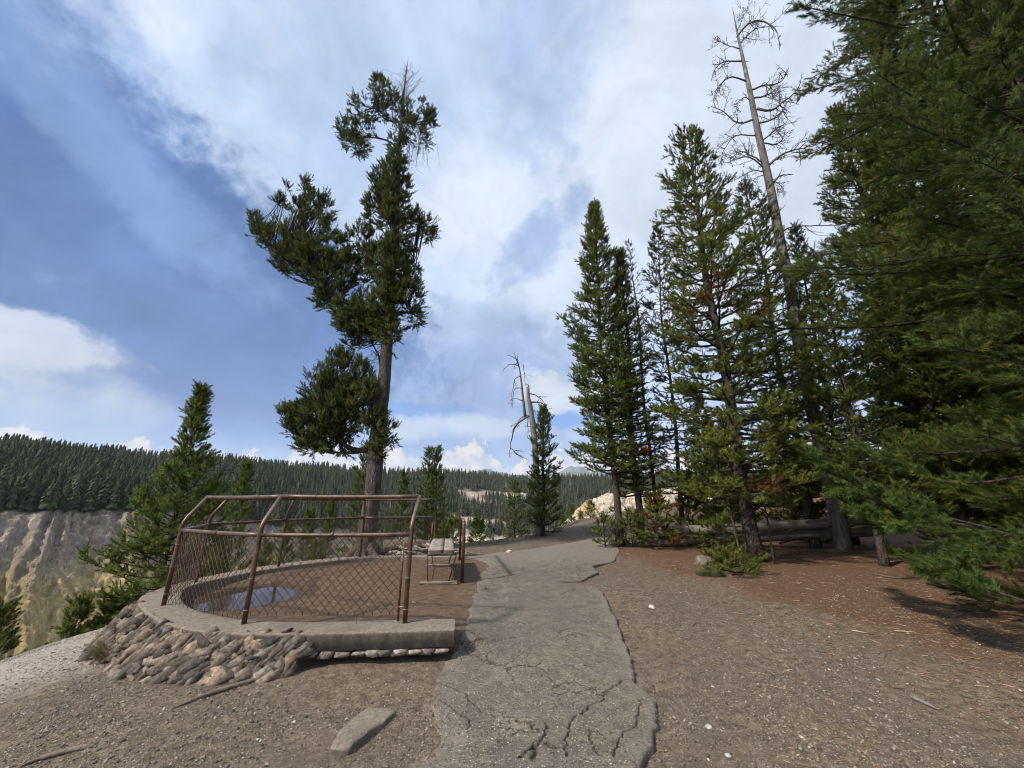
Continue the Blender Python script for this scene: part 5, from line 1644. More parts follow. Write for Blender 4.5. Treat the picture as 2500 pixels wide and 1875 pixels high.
rimpine('round_pine', 'very small round headed pine on the rim to the right of the hoop rail', 1166, 1330, 1268, 1166, 16.5, 20, 9, green=GREEN_SUN, dens=34, r0=0.035, shoot=0.13, full=0.62, crown0=0.5, pw=0.45, tl=0.3, tw=0.08)
for i, (u, vb, vt, y, R, lb) in enumerate([(1395, 1290, 1236, 27, 20, 'small green pine left of the pale cliff foot'), (1441, 1275, 1225, 24.5, 19, 'small dark pine in front of the middle of the pale cliff'),
                                         (1418, 1288, 1250, 30, 10, 'very small pine at the left foot of the pale cliff'), (1375, 1295, 1262, 25, 16, 'small green bushy pine right behind the dark bushy pine'),
                                         (1497, 1264, 1242, 25, 10, 'tiny dark pine on the rise beside the right end of the pale cliff')]):
    rimpine('small_pine', lb, u, vb, vt, u, y, R, 30 + i, green=GREEN_SUN if i in (0, 3) else GREEN_MID, dens=18, r0=0.04, shoot=0.16, lod='low', full=0.3, tl=0.3, group=None)
for i, (u, vb, vt, y, R, lb) in enumerate([(752, 1400, 1250, 13.5, 34, 'small pine behind the mesh to the left of the old pine'), (700, 1405, 1290, 12.6, 30, 'low pine behind the mesh beside the second back post'),
                                         (808, 1390, 1225, 14.5, 26, 'small narrow pine behind the mesh close to the old pine trunk'), (650, 1420, 1330, 11.5, 34, 'low bushy pine behind the curb left of the back post'),
                                         (545, 1425, 1300, 10.8, 40, 'low bushy pine behind the curb under the middle rail'), (770, 1385, 1330, 12.2, 30, 'short shrubby pine just behind the back curb'),
                                         (1105, 1345, 1272, 14.6, 36, 'low dark pine bush between the paired pines and the hoop rail'), (1080, 1345, 1290, 14.0, 30, 'low dark pine bush behind the far end of the bench')]):
    rimpine('low_pine', lb, u, vb, vt, u + 3, y, R, 50 + i, green=GREEN_SUN if i < 4 else GREEN_MID, dens=18, r0=0.035, shoot=0.14, full=0.4, tl=0.32, upc=0.5)
for i, (u, vb, vt, ut, y, R, lb) in enumerate([(165, 1575, 1470, 200, 8.6, 62, 'small sparse pine sapling poking over the gravel edge on the left'), (10, 1640, 1480, 8, 8.2, 52, 'dark low pine at the left edge of the view below the gravel rim'),
                                             (270, 1500, 1478, 272, 8.9, 22, 'tiny pine seedling at the canyon edge left of the stone footing')]):
    b = at(u, vb, y); b[2] = gz(b[0], b[1]); tp = at(ut, vt, y)
    if b[2] > tp[2] - 0.4: b[2] = tp[2] - 0.4
    pine('pine_sapling', lb, 'tree', b, tp, prof_cone(R * y / 1050, 0.35 if i != 1 else 0.5, 0.7), 70 + i, green=GREEN_SUN if i != 1 else GREEN_DK, dens=[20, 16, 40][i], r0=0.03, shoot=0.15, crown0=0.1, upc=0.6, pit_lo=0.2, tl=0.3)
# ------------------------------------------------------------------ the stand of pines on the right
def B(u, v): return gb(u, v)
def stand(name, label, bu, bv, tu, tv, prof, seed, y=None, **kw):
    b = B(bu, bv) if y is None else np.array([at(bu, bv, y)[0], y, gz(at(bu, bv, y)[0], y)])
    return pine(name, label, 'tree', b, at(tu, tv, b[1]), prof, seed, **kw)

stand('tall_pine', 'tall slender dark pine nearest the path at the left end of the pine stand', 1514, 1335, 1450, 505,
      [(0.1, .5), (0.2, 1.0), (0.35, 1.15), (0.55, 1.0), (0.7, .8), (0.85, .5), (0.95, .28), (1, .1)], 101, green=GREEN_MID, dens=27, crown0=0.17, r0=0.105, shoot=0.17, upc=0.5, pit_lo=-0.1, tl=0.3, brown=0.03, tw=0.1)
stand('tall_pine', 'shorter dark pine with split bark trunk just behind the leftmost tall pine', 1572, 1332, 1511, 618,
      [(0.1, .5), (0.25, .9), (0.5, .75), (0.8, .4), (1, .08)], 102, green=GREEN_DK, dens=26, crown0=0.14, r0=0.11, shoot=0.16, upc=0.5, pit_lo=-0.15, tl=0.3, brown=0.10)
stand('thin_pine', 'thin half dead pine with a bare twiggy top left of the sparse yellowish pine', 1612, 1328, 1534, 588,
      [(0.1, .5), (0.3, .65), (0.5, .5), (0.75, .35), (1, .06)], 103, green=(0.03, 0.045, 0.02), dens=9, crown0=0.10, r0=0.06, shoot=0.09, upc=0.3, pit_lo=-0.2, tl=0.35, k=1, brown=0.12)
stand('thin_pine', 'sparse yellowish pine with slim trunk left of the broad pine', 1668, 1325, 1605, 560,
      [(0.1, .5), (0.3, .75), (0.5, .85), (0.75, .7), (0.9, .4), (1, .08)], 104, green=(0.058, 0.082, 0.024), dens=13, crown0=0.12, r0=0.07, shoot=0.15, upc=0.4, pit_lo=-0.15, tl=0.3, yellow=0.3, brown=0.05)
stand('broad_pine', 'broad tall green pine with thick rounded top in the middle of the stand', 1848, 1372, 1680, 330,
      [(0.05, .9), (0.15, 1.5), (0.35, 1.3), (0.5, 1.25), (0.68, 1.2), (0.8, 1.0), (0.9, .7), (0.96, .45), (1, .25)], 105, pit_hi=0.55, green=GREEN_MID, dens=19, crown0=0.10, r0=0.15, shoot=0.16, upc=0.55, pit_lo=-0.2, tl=0.33, yellow=0.2, brown=0.05, bend=-0.12)
stand('tall_pine', 'pine rising just left of the silver dead pine behind the broad pine', 1992, 1338, 1820, 455,
      [(0.08, 1.3), (0.3, 1.4), (0.5, 1.2), (0.75, .9), (0.9, .6), (1, .15)], 106, pit_hi=0.6, green=GREEN_MID, dens=16, crown0=0.10, r0=0.12, shoot=0.16, upc=0.5, pit_lo=-0.15, tl=0.33, yellow=0.16, brown=0.03)
stand('tall_pine', 'slim dark pine rising just right of the silver dead pine', 2090, 1330, 1942, 560,
      [(0.08, 1.2), (0.3, 1.15), (0.5, .85), (0.75, .62), (0.9, .38), (1, .08)], 107, y=11.6, green=GREEN_MID, dens=15, crown0=0.08, r0=0.09, shoot=0.16, upc=0.55, pit_lo=-0.1, tl=0.33)
stand('thin_pine', 'smaller pine with bare slanting pale trunk standing alone at the front of the litter', 2161, 1383, 2008, 690,
      [(0.15, .5), (0.3, .9), (0.6, .85), (0.8, .5), (1, .08)], 108, green=GREEN_DK, dens=15, crown0=0.2, r0=0.075, shoot=0.16, upc=0.5, pit_lo=-0.1, tl=0.33)
stand('tall_pine', 'tall dark pine with bushy arms to the left at the edge of the dense trees', 2386, 1390, 2038, 278,
      [(0.05, 1.3), (0.3, 1.4), (0.5, 1.25), (0.7, .95), (0.85, .6), (0.95, .3), (1, .1)], 109, y=8.4, green=GREEN_MID, dens=18, crown0=0.06, r0=0.12, shoot=0.17, upc=0.5, pit_lo=-0.1, tl=0.32)
def P3(x, y): return np.array([x, y, gz(x, y)])
def big(name, label, x, y, H, prof, seed, lx=0.0, **kw):
    b = P3(x, y); return pine(name, label, 'tree', b, b + np.array([lx, 0, H]), prof, seed, **kw)
big('giant_pine', 'huge dark pine with long drooping branches filling the upper right of the view', 10.1, 5.8, 17.5,
    [(0.0, 2.4), (0.12, 3.5), (0.35, 4.0), (0.55, 3.4), (0.75, 2.7), (0.9, 1.6), (1, .2)], 111, green=GREEN_DK, lod='near', dens=10.5, crown0=0.08, r0=0.26, shoot=0.19, upc=0.35, pit_lo=-0.25, pit_hi=0.5, tl=0.26, tw=0.09, brown=0.03, k=2, s0=0.3)
big('near_pine', 'nearest green pine whose low branches reach the ground at the right edge of the view', 7.5, 4.1, 9.0,
    [(0.0, 3.3), (0.07, 3.3), (0.13, 2.75), (0.3, 2.5), (0.5, 2.2), (0.8, 1.1), (1, .15)], 112, green=(0.078, 0.108, 0.024), lod='near', yellow=0.10, dens=15, crown0=0.03, r0=0.16, shoot=0.17, upc=0.30, pit_lo=-0.12, pit_hi=0.6, tl=0.26, tw=0.08, k=2, s0=0.25)
big('tall_pine', 'tall pine with grey lichened drooping twigs showing at the top beside the giant pine', 12.6, 8.0, 20.5,
    [(0.0, 1.8), (0.3, 2.4), (0.6, 2.5), (0.8, 2.3), (0.93, 1.4), (1, .4)], 113, green=(0.036, 0.05, 0.03), lod='mid', dens=9, crown0=0.08, r0=0.22, shoot=0.16, upc=-0.3, pit_lo=-0.15, pit_hi=0.3, tl=0.34, k=2, brown=0.02)

# darker trees deeper in the stand, each a copy of one of three
gproto = [big('forest_pine', '', 30, 30, 12, [(0, 1.3), (0.15, 1.7), (0.4, 1.5), (0.7, 1.0), (0.9, .45), (1, .1)], 121, green=GREEN_DK, lod='low', dens=13, crown0=0.05, r0=0.12, shoot=0.19, upc=0.4, pit_lo=-0.15, tl=0.32),
          big('forest_pine', '', 30, 30, 12, [(0, 1.5), (0.2, 1.9), (0.5, 1.4), (0.8, .7), (1, .1)], 122, green=GREEN_DK, lod='low', dens=14, crown0=0.03, r0=0.11, shoot=0.19, upc=0.5, pit_lo=-0.1, tl=0.32, brown=0.05),
          big('forest_pine', '', 30, 30, 6, [(0, 1.0), (0.15, 1.45), (0.4, 1.2), (0.7, .7), (0.9, .35), (1, .1)], 123, green=GREEN_MID, lod='low', dens=20, crown0=0.02, r0=0.07, shoot=0.18, upc=0.5, pit_lo=0.0, tl=0.34, brown=0.04)]
deep = [(10.3, 7.4, 0, 1.15), (12.6, 10.2, 1, 1.25), (13.6, 7.2, 0, 1.35), (8.8, 12.6, 2, 0.7), (7.3, 13.2, 2, 0.65), (15.2, 12.4, 1, 1.2), (10.6, 15.0, 0, 0.42),
        (14.0, 15.8, 1, 0.45), (6.2, 12.4, 2, 0.75), (9.6, 9.0, 2, 1.05), (11.6, 6.0, 1, 1.3), (12.8, 4.6, 0, 1.4), (9.4, 3.0, 1, 1.1), (17.5, 9.0, 0, 1.3), (8.2, 15.8, 2, 0.7)]
for i, (x, y, k, s) in enumerate(deep):
    lab = ['dark full pine deep in the shaded stand on the right', 'dark wide skirted pine deep in the shaded stand on the right', 'shorter bushy pine filling the gaps low in the shaded stand'][k]
    grp = ['dark full pines deep in the stand', 'wide skirted pines deep in the stand', 'shorter bushy pines filling the stand'][k]
    if gproto[k] is not None and gproto[k].get('placed') is None:
        o = gproto[k]; o['placed'] = 1; o.location = (x, y, gz(x, y)); o.rotation_euler = (0, 0, i * 1.7); o.scale = (s, s, s)
    else:
        o = copy_tree(gproto[k], (x, y, gz(x, y)), i * 1.7, s)
    o['label'] = lab; o['group'] = grp
for o in bpy.data.objects:
    if 'placed' in o: del o['placed']

# small things under the stand
def low(name, label, u, v, H, R, seed, **kw):
    b = gb(u, v); kw.setdefault('green', GREEN_SUN)
    return pine(name, label, 'tree', b, b + np.array([kw.pop('lx', 0.0), 0, H]), [(0, R), (0.4, R), (1, R * 0.3)], seed, dens=kw.pop('dens', 60), r0=kw.pop('r0', 0.02), crown0=0.05, pit_lo=kw.pop('pit_lo', 0.0), upc=kw.pop('upc', 0.3), tl=0.35, **kw)
low('low_pine', 'low spreading bright green pine boughs lying beside the short cut log', 1745, 1335, 0.42, 0.75, 131, dens=70, shoot=0.14, pit_lo=-0.05, upc=0.1)
low('low_pine', 'small low green pine sprig on the litter under the broad pine', 1790, 1402, 0.20, 0.55, 132, dens=110, shoot=0.12, pit_lo=0.0, upc=0.2, green=GREEN_MID)
low('pine_sapling', 'thin sparse pine sapling in front of the leftmost tall pine trunk', 1478, 1338, 0.75, 0.42, 133, dens=22, shoot=0.13, pit_lo=0.1, green=GREEN_MID)
low('low_pine', 'small dark pine sapling between the two leftmost tall pine trunks', 1545, 1336, 0.85, 0.35, 134, dens=26, shoot=0.13, green=GREEN_MID)
low('low_pine', 'green low pine bush between the second tall pine and the thin half dead pine', 1610, 1340, 1.25, 0.55, 135, dens=34, shoot=0.14, brown=0.3)
low('low_pine', 'leafy low pine bush at the foot of the thin yellowish pine', 1690, 1322, 1.3, 0.5, 136, dens=26, shoot=0.15, green=GREEN_MID)
low('dead_sapling', 'bare thin dead sapling stem standing right of the broad pine trunk', 1893, 1378, 2.1, 0.45, 137, dens=5, shoot=0.06, green=(0.06, 0.045, 0.03), r0=0.025)
low('dead_sapling', 'twiggy dying sapling left of the broad pine trunk over the cut log', 1815, 1378, 2.3, 0.55, 138, dens=12, shoot=0.08, green=(0.05, 0.05, 0.03), r0=0.028, lx=-0.25)

# the long pale bough that reaches left out of the nearest pine
def bough():
    r = np.random.default_rng(77)
    near = [o for o in bpy.data.objects if o.name.startswith('near_pine')][0]
    cr = Crown(r, (0.075, 0.112, 0.027), 'near', 0.17, yellow=0.15)
    for px, y0, y1, rad in (([(2560, 1330), (2400, 1290), (2250, 1262), (2120, 1200), (2030, 1150), (1970, 1100)], 4.2, 5.0, 0.022),
                            ([(2420, 1290), (2300, 1260), (2180, 1225), (2070, 1215)], 4.3, 4.8, 0.012), ([(2560, 1270), (2400, 1330), (2300, 1380), (2250, 1370)], 3.9, 4.4, 0.016),
                            ([(2520, 1160), (2350, 1180), (2220, 1150), (2120, 1110)], 4.4, 5.2, 0.015), ([(2540, 1480), (2420, 1440), (2330, 1400)], 3.7, 4.1, 0.014),
                            ([(2300, 1265), (2200, 1290), (2110, 1262)], 4.5, 4.6, 0.010)):
        P = np.array([at(u, v, y0 + (y1 - y0) * i / (len(px) - 1)) for i, (u, v) in enumerate(px)])
        P = resample(P, 26); cr.wood.tube(P, np.linspace(rad, 0.004, 26), 6, False, (1.25, 1.2, 1.15))
        for q in range(34):
            i = int(r.integers(7, 26)); d = unit(P[min(i, 25)] - P[max(i - 2, 0)])
            s = unit(np.cross(d, [0, 0, 1.0])) * r.choice([-1, 1])
            cr.twig(P[i][None], (d * 0.8 + s * 0.6 + [0, 0, r.uniform(-.2, .35)])[None], r.uniform(0.1, 0.30) * (1.3 - i / 30), 0.004, 3, 0.1)
    base = np.array(near.location)
    P_ = np.concatenate(cr.p)
    cr.build(near, -base)
bough()

# ------------------------------------------------------------------ logs, stump, stones, sticks, gravel, litter
def log(name, label, a, b, r0, r1, seed, branches=0, tint=(1, 1, 1), cat='log'):
    r = np.random.default_rng(seed)
    a = np.array(a, float); b = np.array(b, float)
    L = np.linalg.norm(b - a); rz = math.atan2(b[1] - a[1], b[0] - a[0]); el = math.asin((b[2] - a[2]) / L)
    n = 30; t = np.linspace(0, 1, n)
    x = t * L; rad = r0 + (r1 - r0) * t
    P = np.stack([x, (fbm(t * 3, t * 0 + seed, 2, seed) - 0.5) * 0.12, (fbm(t * 3, t * 0 + seed + 7, 2, seed) - 0.5) * 0.08], -1)
    mb = MB(); mb.tube(P, rad * (1 + 0.10 * (fbm(t * 14, t * 0, 2, seed + 1) - 0.5)), 14, True, tint)
    rings = mb
    if branches:
        for q in range(branches):
            i = int(r.integers(2, n - 2)); an = r.uniform(0.2, 2.9); l = r.uniform(0.15, 0.6)
            d = np.array([r.uniform(-.2, .5), math.cos(an), math.sin(an)])
            mb.sticks(P[i], P[i] + d * l, 0.02, 0.006, 5, np.array([tint]))
    o = mb.build(name, M['log'], smooth=True)
    o.location = a; o.rotation_euler = (0, -el, rz)
    tag(o, label, cat)
    return o
log('cut_log', 'short thick cut log lying on the litter with its sawn end facing the path', gb(1716, 1380) + [0, 0, .06], gb(1716, 1380) + np.array([0.72, 0.55, .08]), 0.115, 0.105, 1)
log('fallen_log', 'upper long grey fallen log lying behind the pine trunks', at(1600, 1300, 11.3), at(2330, 1262, 10.0), 0.13, 0.11, 2, 8, (1.2, 1.2, 1.2))
log('fallen_log', 'lower long grey fallen log lying behind the pine trunks', at(1520, 1326, 11.6), at(2150, 1296, 10.4), 0.14, 0.12, 3, 7, (1.1, 1.1, 1.1))
log('fallen_log', 'short fallen log end poking out left of the tall pine trunks', at(1490, 1326, 11.5), at(1660, 1318, 12.0), 0.12, 0.12, 4, 0, (1.0, 0.98, 0.95))
log('fallen_log', 'dark old log lying behind the curb to the right of the old pine roots', at(935, 1336, 10.0), at(1052, 1330, 10.3), 0.15, 0.13, 5, 3, (0.85, 0.8, 0.75))
log('fallen_log', 'thin slanting fallen pole among the dark trunks on the right', at(1900, 1322, 11.2), at(2250, 1240, 10.0), 0.06, 0.04, 6, 5, (1.2, 1.2, 1.2))

def roots():
    b = at(905, 1350, 9.75); r = np.random.default_rng(4)
    mb = MB()
    for k in range(16):
        t = np.linspace(0, 1, 8)
        a = r.uniform(-0.6, 0.9); L = r.uniform(0.4, 1.5); x0 = r.uniform(-0.1, 0.9)
        x = x0 + np.cos(a) * L * t; y = r.uniform(-0.25, 0.25) + np.sin(a) * L * t * 0.5 + 0.05 * np.sin(t * 7 + k)
        z = g(b[0] + 0.4 + x, b[1] + y) + 0.02 + 0.22 * (1 - t) * r.uniform(0.1, 1) + 0.02 * np.sin(t * 9 + k)
        mb.tube(np.stack([x + 0.4, y, z - gz(b[0], b[1])], -1), np.linspace(0.035 * r.uniform(.6, 1.3), 0.008, 8), 6, True, (1.5, 1.45, 1.4))
    o = mb.build('exposed_roots', M['dead'], smooth=True); o.location = (b[0], b[1], gz(b[0], b[1]))
    tag(o, 'tangle of pale bare roots on the ground beside the old pine trunk', 'roots')
roots()

def stump():
    b = gb(1440, 1310); r = np.random.default_rng(8)
    mb = MB(); n = 22; a = np.arange(n) * 2 * np.pi / n
    rings = []
    for k, (z, R) in enumerate([(-0.06, 0.42), (0.0, 0.34), (0.05, 0.25), (0.13, 0.20), (0.22, 0.18)]):
        zz = np.full(n, z) + (r.uniform(-0.06, 0.09, n) if k == 4 else 0)
        rr = R * (1 + 0.2 * np.sin(a * 5 + 1) * (1 - k / 5)) + r.uniform(-.01, .01, n)
        rings.append(np.stack([rr * np.cos(a), rr * np.sin(a), zz], -1))
    V = np.concatenate([np.stack(rings).reshape(-1, 3), [[0, 0, 0.12]]])
    f = []
    for k in range(4):
        for j in range(n): f.append([k * n + j, k * n + (j + 1) % n, (k + 1) * n + (j + 1) % n, (k + 1) * n + j])
    mb.add(V, f, (0.9, 0.85, 0.78))
    mb.f.append(np.array([[4 * n + j, 4 * n + (j + 1) % n, 5 * n] for j in range(n)]))
    o = mb.build('tree_stump', M['dead']); o.location = b
    tag(o, 'low splintered grey tree stump on the dirt rise beyond the path', 'stump')
stump()

def rock(name, label, u, v, R, seed, col, flat=0.5, n=60):
    import bmesh
    b = gb(u, v); r = np.random.default_rng(seed)
    p = r.normal(size=(n, 3)); p /= np.linalg.norm(p, axis=1)[:, None]; p *= r.uniform(0.85, 1.0, (n, 1))
    bm = bmesh.new()
    for c in p * R * [1, 0.75, flat]: bm.verts.new(c)
    bmesh.ops.convex_hull(bm, input=bm.verts)
    bmesh.ops.delete(bm, geom=[q for q in bm.verts if not q.link_faces], context='VERTS')
    bmesh.ops.triangulate(bm, faces=bm.faces); bm.verts.index_update()
    mb = MB(); mb.add(np.array([q.co[:] for q in bm.verts]), np.array([[q.index for q in f.verts] for f in bm.faces]), col); bm.free()
    o = mb.build(name, M['stone']); o.location = (b[0], b[1], b[2] + R * flat * 0.35); o.rotation_euler = (0, 0, r.uniform(0, 3))
    tag(o, label, 'rock')
rock('pale_rock', 'pale angular stone on the gravel right of the path', 1592, 1484, 0.055, 1, (0.52, 0.47, 0.42))
rock('pale_rock', 'pale stone on the dirt beyond the far bend of the path', 1244, 1349, 0.09, 2, (0.55, 0.48, 0.40), 0.55)
rock('grey_rock', 'small dark flat stone on the brown dirt inside the lookout', 1012, 1472, 0.05, 3, (0.15, 0.13, 0.12), 0.35)
rock('pale_rock', 'light stone in the gravel beside the lower right edge of the path', 1730, 1777, 0.028, 4, (0.5, 0.46, 0.42))
rock('pale_rock', 'round light pebble in the gravel at the bottom right of the path', 1778, 1847, 0.022, 5, (0.5, 0.46, 0.42))
rock('grey_rock', 'dark boulder at the canyon edge behind the left end of the curb', 345, 1452, 0.13, 6, (0.17, 0.14, 0.12), 0.7)
rock('grey_rock', 'bluish grey stone on the gravel below the end of the stone footing', 682, 1675, 0.03, 7, (0.24, 0.23, 0.23))

def slab():
    px = [(805, 1843), (822, 1848), (852, 1845), (905, 1800), (940, 1772), (966, 1748), (962, 1738), (948, 1731), (925, 1736), (898, 1735), (880, 1745), (850, 1775), (822, 1805)]
    P = np.array([onground(u, v) for u, v in px]); c = P.mean(0)
    Q = resample(np.vstack([P, P[:1]]), 60, False)[:-1]
    r = np.random.default_rng(2)
    n = len(Q); top = []
    mb = MB(); V = []
    prof = [(1.0, -0.02), (1.01, 0.008), (0.985, 0.026), (0.93, 0.034), (0.8, 0.037), (0.6, 0.038), (0.4, 0.038), (0.2, 0.038)]
    for k, (s, z) in enumerate(prof):
        q = (Q - c) * [s, s, 0]
        jit = fbm(q[:, 0] * 30 + 5, q[:, 1] * 30, 3, 3) - 0.5
        V.append(np.stack([q[:, 0] + jit * 0.012, q[:, 1] + jit * 0.012, np.full(n, z) + (fbm(q[:, 0] * 18, q[:, 1] * 18, 3, 9) - 0.5) * 0.014], -1))
    V = np.concatenate(V + [np.array([[0, 0, 0.038]])])
    f = [[k * n + j, k * n + (j + 1) % n, (k + 1) * n + (j + 1) % n, (k + 1) * n + j] for k in range(len(prof) - 1) for j in range(n)]
    mb.add(V, f); b = (len(prof) - 1) * n
    mb.f.append(np.array([[b + j, b + (j + 1) % n, len(V) - 1] for j in range(n)]))
    o = mb.build('flat_stone_slab', M['concrete'], smooth=True); o.location = (c[0], c[1], gz(c[0], c[1]))
    tag(o, 'long flat grey stone slab lying in the gravel left of the path', 'slab')
slab()

def stick(name, label, px, r0, seed, tint=(1, 1, 1), lift=0.0):
    r = np.random.default_rng(seed)
    P = np.array([onground(u, v) for u, v in px])
    P = resample(P, 24); P[:, 2] = g(P[:, 0], P[:, 1]) + r0 * 0.75 + lift
    P[:, :2] += np.cumsum(r.normal(0, 0.0015, (24, 2)), 0)
    base = P[0].copy()
    mb = MB(); mb.tube(P - base, r0 * np.interp(np.linspace(0, 1, 24), [0, .15, .6, 1], [0.5, 1, .9, .25]), 7, True, tint)
    o = mb.build(name, M['litter'], smooth=True); o.location = base
    tag(o, label, 'stick')
stick('fallen_branch', 'long grey brown branch lying in the gravel below the stone footing', [(640, 1658), (560, 1682), (490, 1705), (420, 1735)], 0.017, 1, (0.17, 0.135, 0.105))
stick('fallen_branch', 'grey branch half buried in the gravel at the bottom left corner', [(232, 1825), (160, 1838), (90, 1858), (40, 1880)], 0.017, 2, (0.18, 0.145, 0.115))
stick('bark_strip', 'flat grey bark strip on the dirt at the far lower right', [(2220, 1703), (2255, 1718), (2292, 1736)], 0.014, 3, (0.19, 0.17, 0.16))
stick('twig', 'straight pale twig on the dirt right of the two short twigs', [(2185, 1541), (2240, 1545)], 0.006, 4, (0.42, 0.33, 0.24))
stick('twig', 'short pale twig left of the straight twig on the dirt', [(2080, 1540), (2118, 1546)], 0.006, 5, (0.42, 0.34, 0.25))
stick('twig', 'forked curled twig on the gravel in the right foreground', [(1690, 1532), (1702, 1522), (1716, 1526)], 0.006, 6, (0.10, 0.075, 0.06))
stick('twig', 'pale curved twig lying on the dirt above the right middle ground', [(1780, 1462), (1800, 1452), (1814, 1444)], 0.008, 7, (0.36, 0.26, 0.17))
stick('twig', 'thin yellow twig on the gravel in the lower right corner', [(2110, 1752), (2160, 1784)], 0.005, 8, (0.42, 0.30, 0.18))
stick('twig', 'long thin branch across the litter below the slanting pale trunk', [(2120, 1400), (2200, 1412), (2290, 1405)], 0.010, 9, (0.16, 0.12, 0.10))
stick('fallen_branch', 'bent grey stick standing in the litter behind the slanting pale trunk', [(2150, 1345), (2230, 1362), (2320, 1375)], 0.014, 10, (0.2, 0.17, 0.15), 0.03)

def shrub(label, u, v, R, H, seed, col, n=420):
    r = np.random.default_rng(seed); b = gb(u, v)
    mb = MB()
    a = r.uniform(0, 6.283, n); rr = R * np.sqrt(r.uniform(0, 1, n)) * 0.6
    p0 = np.stack([rr * np.cos(a), rr * np.sin(a), 0 * a - 0.01], -1)
    ln = H * r.uniform(0.5, 1.15, n)
    d = unit(np.stack([np.cos(a) * r.uniform(0.1, 1.0, n), np.sin(a) * r.uniform(0.1, 1.0, n), np.ones(n)], -1))
    m = p0 + d * (ln * 0.6)[:, None]; t = m + unit(d + np.stack([np.cos(a), np.sin(a), 0 * a], -1) * 0.5 + r.normal(0, .15, (n, 3))) * (ln * 0.5)[:, None]
    c = np.array(col) * r.uniform(0.6, 1.5, (n, 1))
    mb.sticks(p0, m, 0.0022, 0.002, 3, c); mb.sticks(m, t, 0.002, 0.0006, 3, c)
    o = mb.build('dry_shrub', M['litter']); o.location = b
    tag(o, label, 'shrub')
shrub('small dry olive shrub at the foot of the stone footing on the left', 288, 1606, 0.24, 0.22, 1, (0.20, 0.165, 0.085), 700)
shrub('low green grass tuft under the short cut log', 1735, 1405, 0.35, 0.10, 2, (0.09, 0.11, 0.04), 900)
shrub('tiny dry grass tuft beside the curb at the canyon edge on the left', 300, 1488, 0.16, 0.16, 3, (0.13, 0.12, 0.06), 260)

def gravel():
    r = np.random.default_rng(21)
    temps = rocks_hull(6, 9, 0.7, 9)
    cols = np.array([[0.13, 0.105, 0.09], [0.20, 0.165, 0.14], [0.085, 0.07, 0.062], [0.28, 0.235, 0.19], [0.36, 0.31, 0.26], [0.17, 0.12, 0.095], [0.44, 0.39, 0.33], [0.23, 0.205, 0.185]])
    mb = MB()
    def scatter(n, x0, x1, y0, y1, smin, smax, cond, lift=False):
        y = y0 * (y1 / y0) ** r.uniform(0, 1, n); x = r.uniform(x0, x1, n) * (y / y1 * 0.8 + 0.2)
        m = cond(x, y); x, y = x[m], y[m]
        clump = fbm(x * 2.2, y * 2.2, 3, 77) > r.uniform(0.30, 0.62, len(x))
        x, y = x[clump], y[clump]
        z = g(x, y, True) + (0.03 if lift else 0)
        s = smin * (smax / smin) ** (r.uniform(0, 1, len(x)) ** 2.2)
        k = r.integers(0, 6, len(x)); a = r.uniform(0, 6.28, len(x))
        cc = cols[r.choice(len(cols), len(x), p=[.2, .2, .15, .15, .08, .12, .04, .06])] * r.uniform(0.75, 1.25, (len(x), 1))
        pale = sstep(-x, 3.5, 6.2)[:, None] * 0.6  # pebbles lightened leftwards to follow the sunlit tone painted on the rim
        cc = cc * (1 + pale * 0.9)
        for q in range(6):
            w = k == q
            X = np.stack([np.cos(a[w]), np.sin(a[w]), 0 * a[w]], -1) * s[w, None]
            Y = np.stack([-np.sin(a[w]), np.cos(a[w]), 0 * a[w]], -1) * s[w, None] * 0.75
            Z = np.array([[0, 0, 1.0]]) * s[w, None] * 0.8
            mb.inst(temps[q][0], temps[q][1], np.stack([x[w], y[w], z[w] + 0.1 * s[w]], -1), X, Y, Z, cc[w])
    notin = lambda x, y: ~(inside(x, y, INPOLY) & (x < -0.3)) & ~(poly_sd(x, y, MID) < 0.32) & ~in_path(x, y)
    scatter(90000, -7, 8, 2.0, 7.5, 0.004, 0.011, lambda x, y: notin(x, y) & (x * 0.9 < y * 1.5) )
    scatter(34000, -8.5, 12, 2.2, 13, 0.008, 0.021, lambda x, y: notin(x, y) & (x < 5.5 + 0 * y))
    onp = lambda x, y: in_path(x, y) & ((np.abs(x - np.interp(y, PATH_L[:, 1], PATH_L[:, 0])) < 0.10) | (np.abs(x - np.interp(y, PATH_R[:, 1], PATH_R[:, 0])) < 0.06) | (fbm(x * 3, y * 3, 2, 91) > 0.68))
    scatter(14000, -9, 6, 4.5, 13, 0.008, 0.015, lambda x, y: notin(x, y))
    def left(n, smin, smax):
        scatter(n, -11, -3, 3.2, 8.0, smin, smax, lambda x, y: notin(x, y) & inside(x, y, RIMPOLY))
    left(26000, 0.005, 0.013); left(5000, 0.010, 0.022)
    scatter(60000, -4, 6, 2.2, 9, 0.003, 0.008, onp, True)
    scatter(1500, -4, 0, 4.4, 9, 0.004, 0.010, lambda x, y: inside(x, y, INPOLY) & (poly_sd(x, y, MID) > 0.2))
    tag(mb.build('gravel', M['pebble']), 'loose mixed gravel scattered over the dirt', 'gravel', kind='stuff')
gravel()

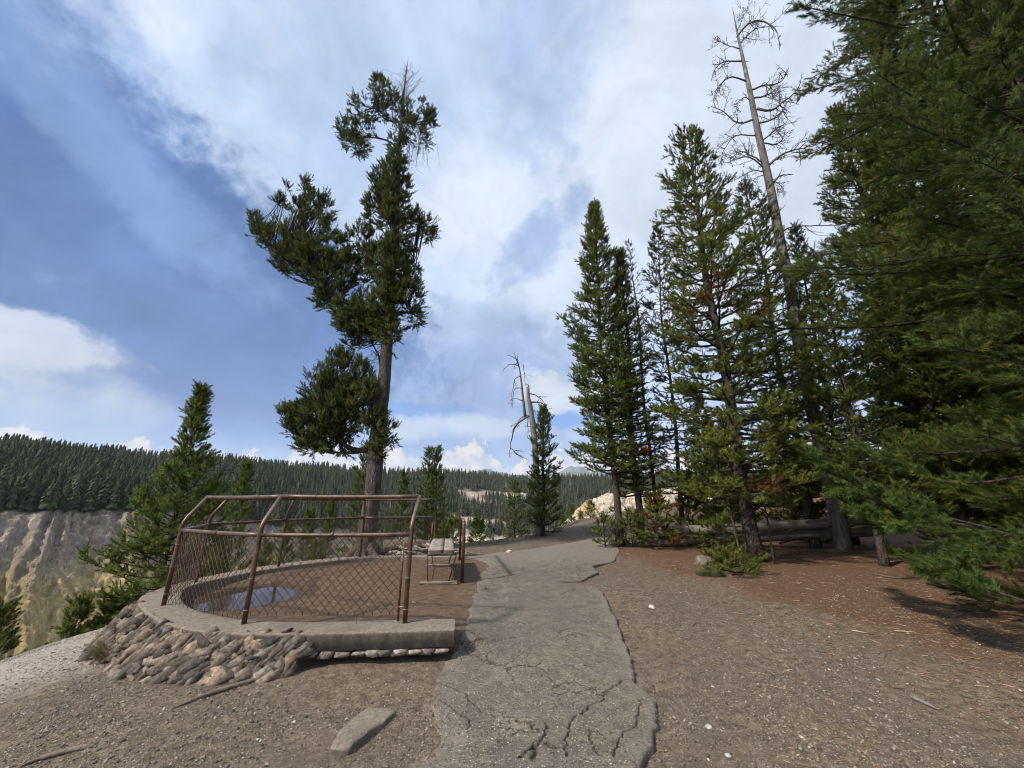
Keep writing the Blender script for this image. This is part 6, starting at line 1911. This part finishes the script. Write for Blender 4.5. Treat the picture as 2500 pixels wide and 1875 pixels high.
def litter():
    r = np.random.default_rng(31)
    mb = MB()
    n = 26000
    y = 2.6 * (14 / 2.6) ** r.uniform(0, 1, n); x = r.uniform(0.2, 1.45, n) * y
    dens = sstep(x + 0.25 * (y - 6), 1.6, 4.6) * 0.8 + 0.08 + 0.6 * sstep(x, 1.8, 3.0) * sstep(y, 8.0, 10)
    m = (r.uniform(size=n) < dens) & ~in_path(x, y) & (fbm(x * 1.5, y * 1.5, 3, 5) > r.uniform(0.25, 0.6, n)); x, y = x[m], y[m]; n = len(x)
    z = g(x, y, True) + 0.004
    a = r.uniform(0, 3.1416, n); l = 0.012 * (5 ** (r.uniform(0, 1, n) ** 2.5))
    d = np.stack([np.cos(a), np.sin(a), r.normal(0, 0.12, n)], -1) * l[:, None]
    p = np.stack([x, y, z], -1)
    c = np.array([[0.30, 0.20, 0.12], [0.42, 0.30, 0.19], [0.20, 0.10, 0.055], [0.14, 0.09, 0.06], [0.26, 0.13, 0.06]])[r.integers(0, 5, n)] * r.uniform(0.6, 1.2, (n, 1))
    w = np.where(l > 0.03, 0.0030, 0.0022)
    mb.sticks(p - d, p + d, w, w * 0.6, 4, c)
    tag(mb.build('pine_litter', M['litter']), 'dry brown needles and small twigs littering the dirt under the pines', 'litter', kind='stuff')
litter()

# ------------------------------------------------------------------ the air
def haze():
    mb = MB()
    x0, x1, y0, y1, z0, z1 = -9500, 9500, -3000, 9500, -180, 900
    V = [(x, y, z) for x in (x0, x1) for y in (y0, y1) for z in (z0, z1)]
    mb.add(V, [[0, 1, 3, 2], [4, 6, 7, 5], [0, 4, 5, 1], [2, 3, 7, 6], [0, 2, 6, 4], [1, 5, 7, 3]])
    m = bpy.data.materials.new('haze'); m.use_nodes = True
    nt = m.node_tree
    for n in list(nt.nodes):
        if n.type == 'BSDF_PRINCIPLED': nt.nodes.remove(n)
    v = nt.nodes.new('ShaderNodeVolumePrincipled')
    v.inputs['Color'].default_value = (0.86, 0.93, 1.0, 1)
    v.inputs['Density'].default_value = 0.00007
    nt.links.new(v.outputs[0], nt.nodes['Material Output'].inputs['Volume'])
    o = mb.build('haze', m)
    tag(o, 'thin bluish haze over the canyon and far mountains', 'haze', kind='stuff')
haze()
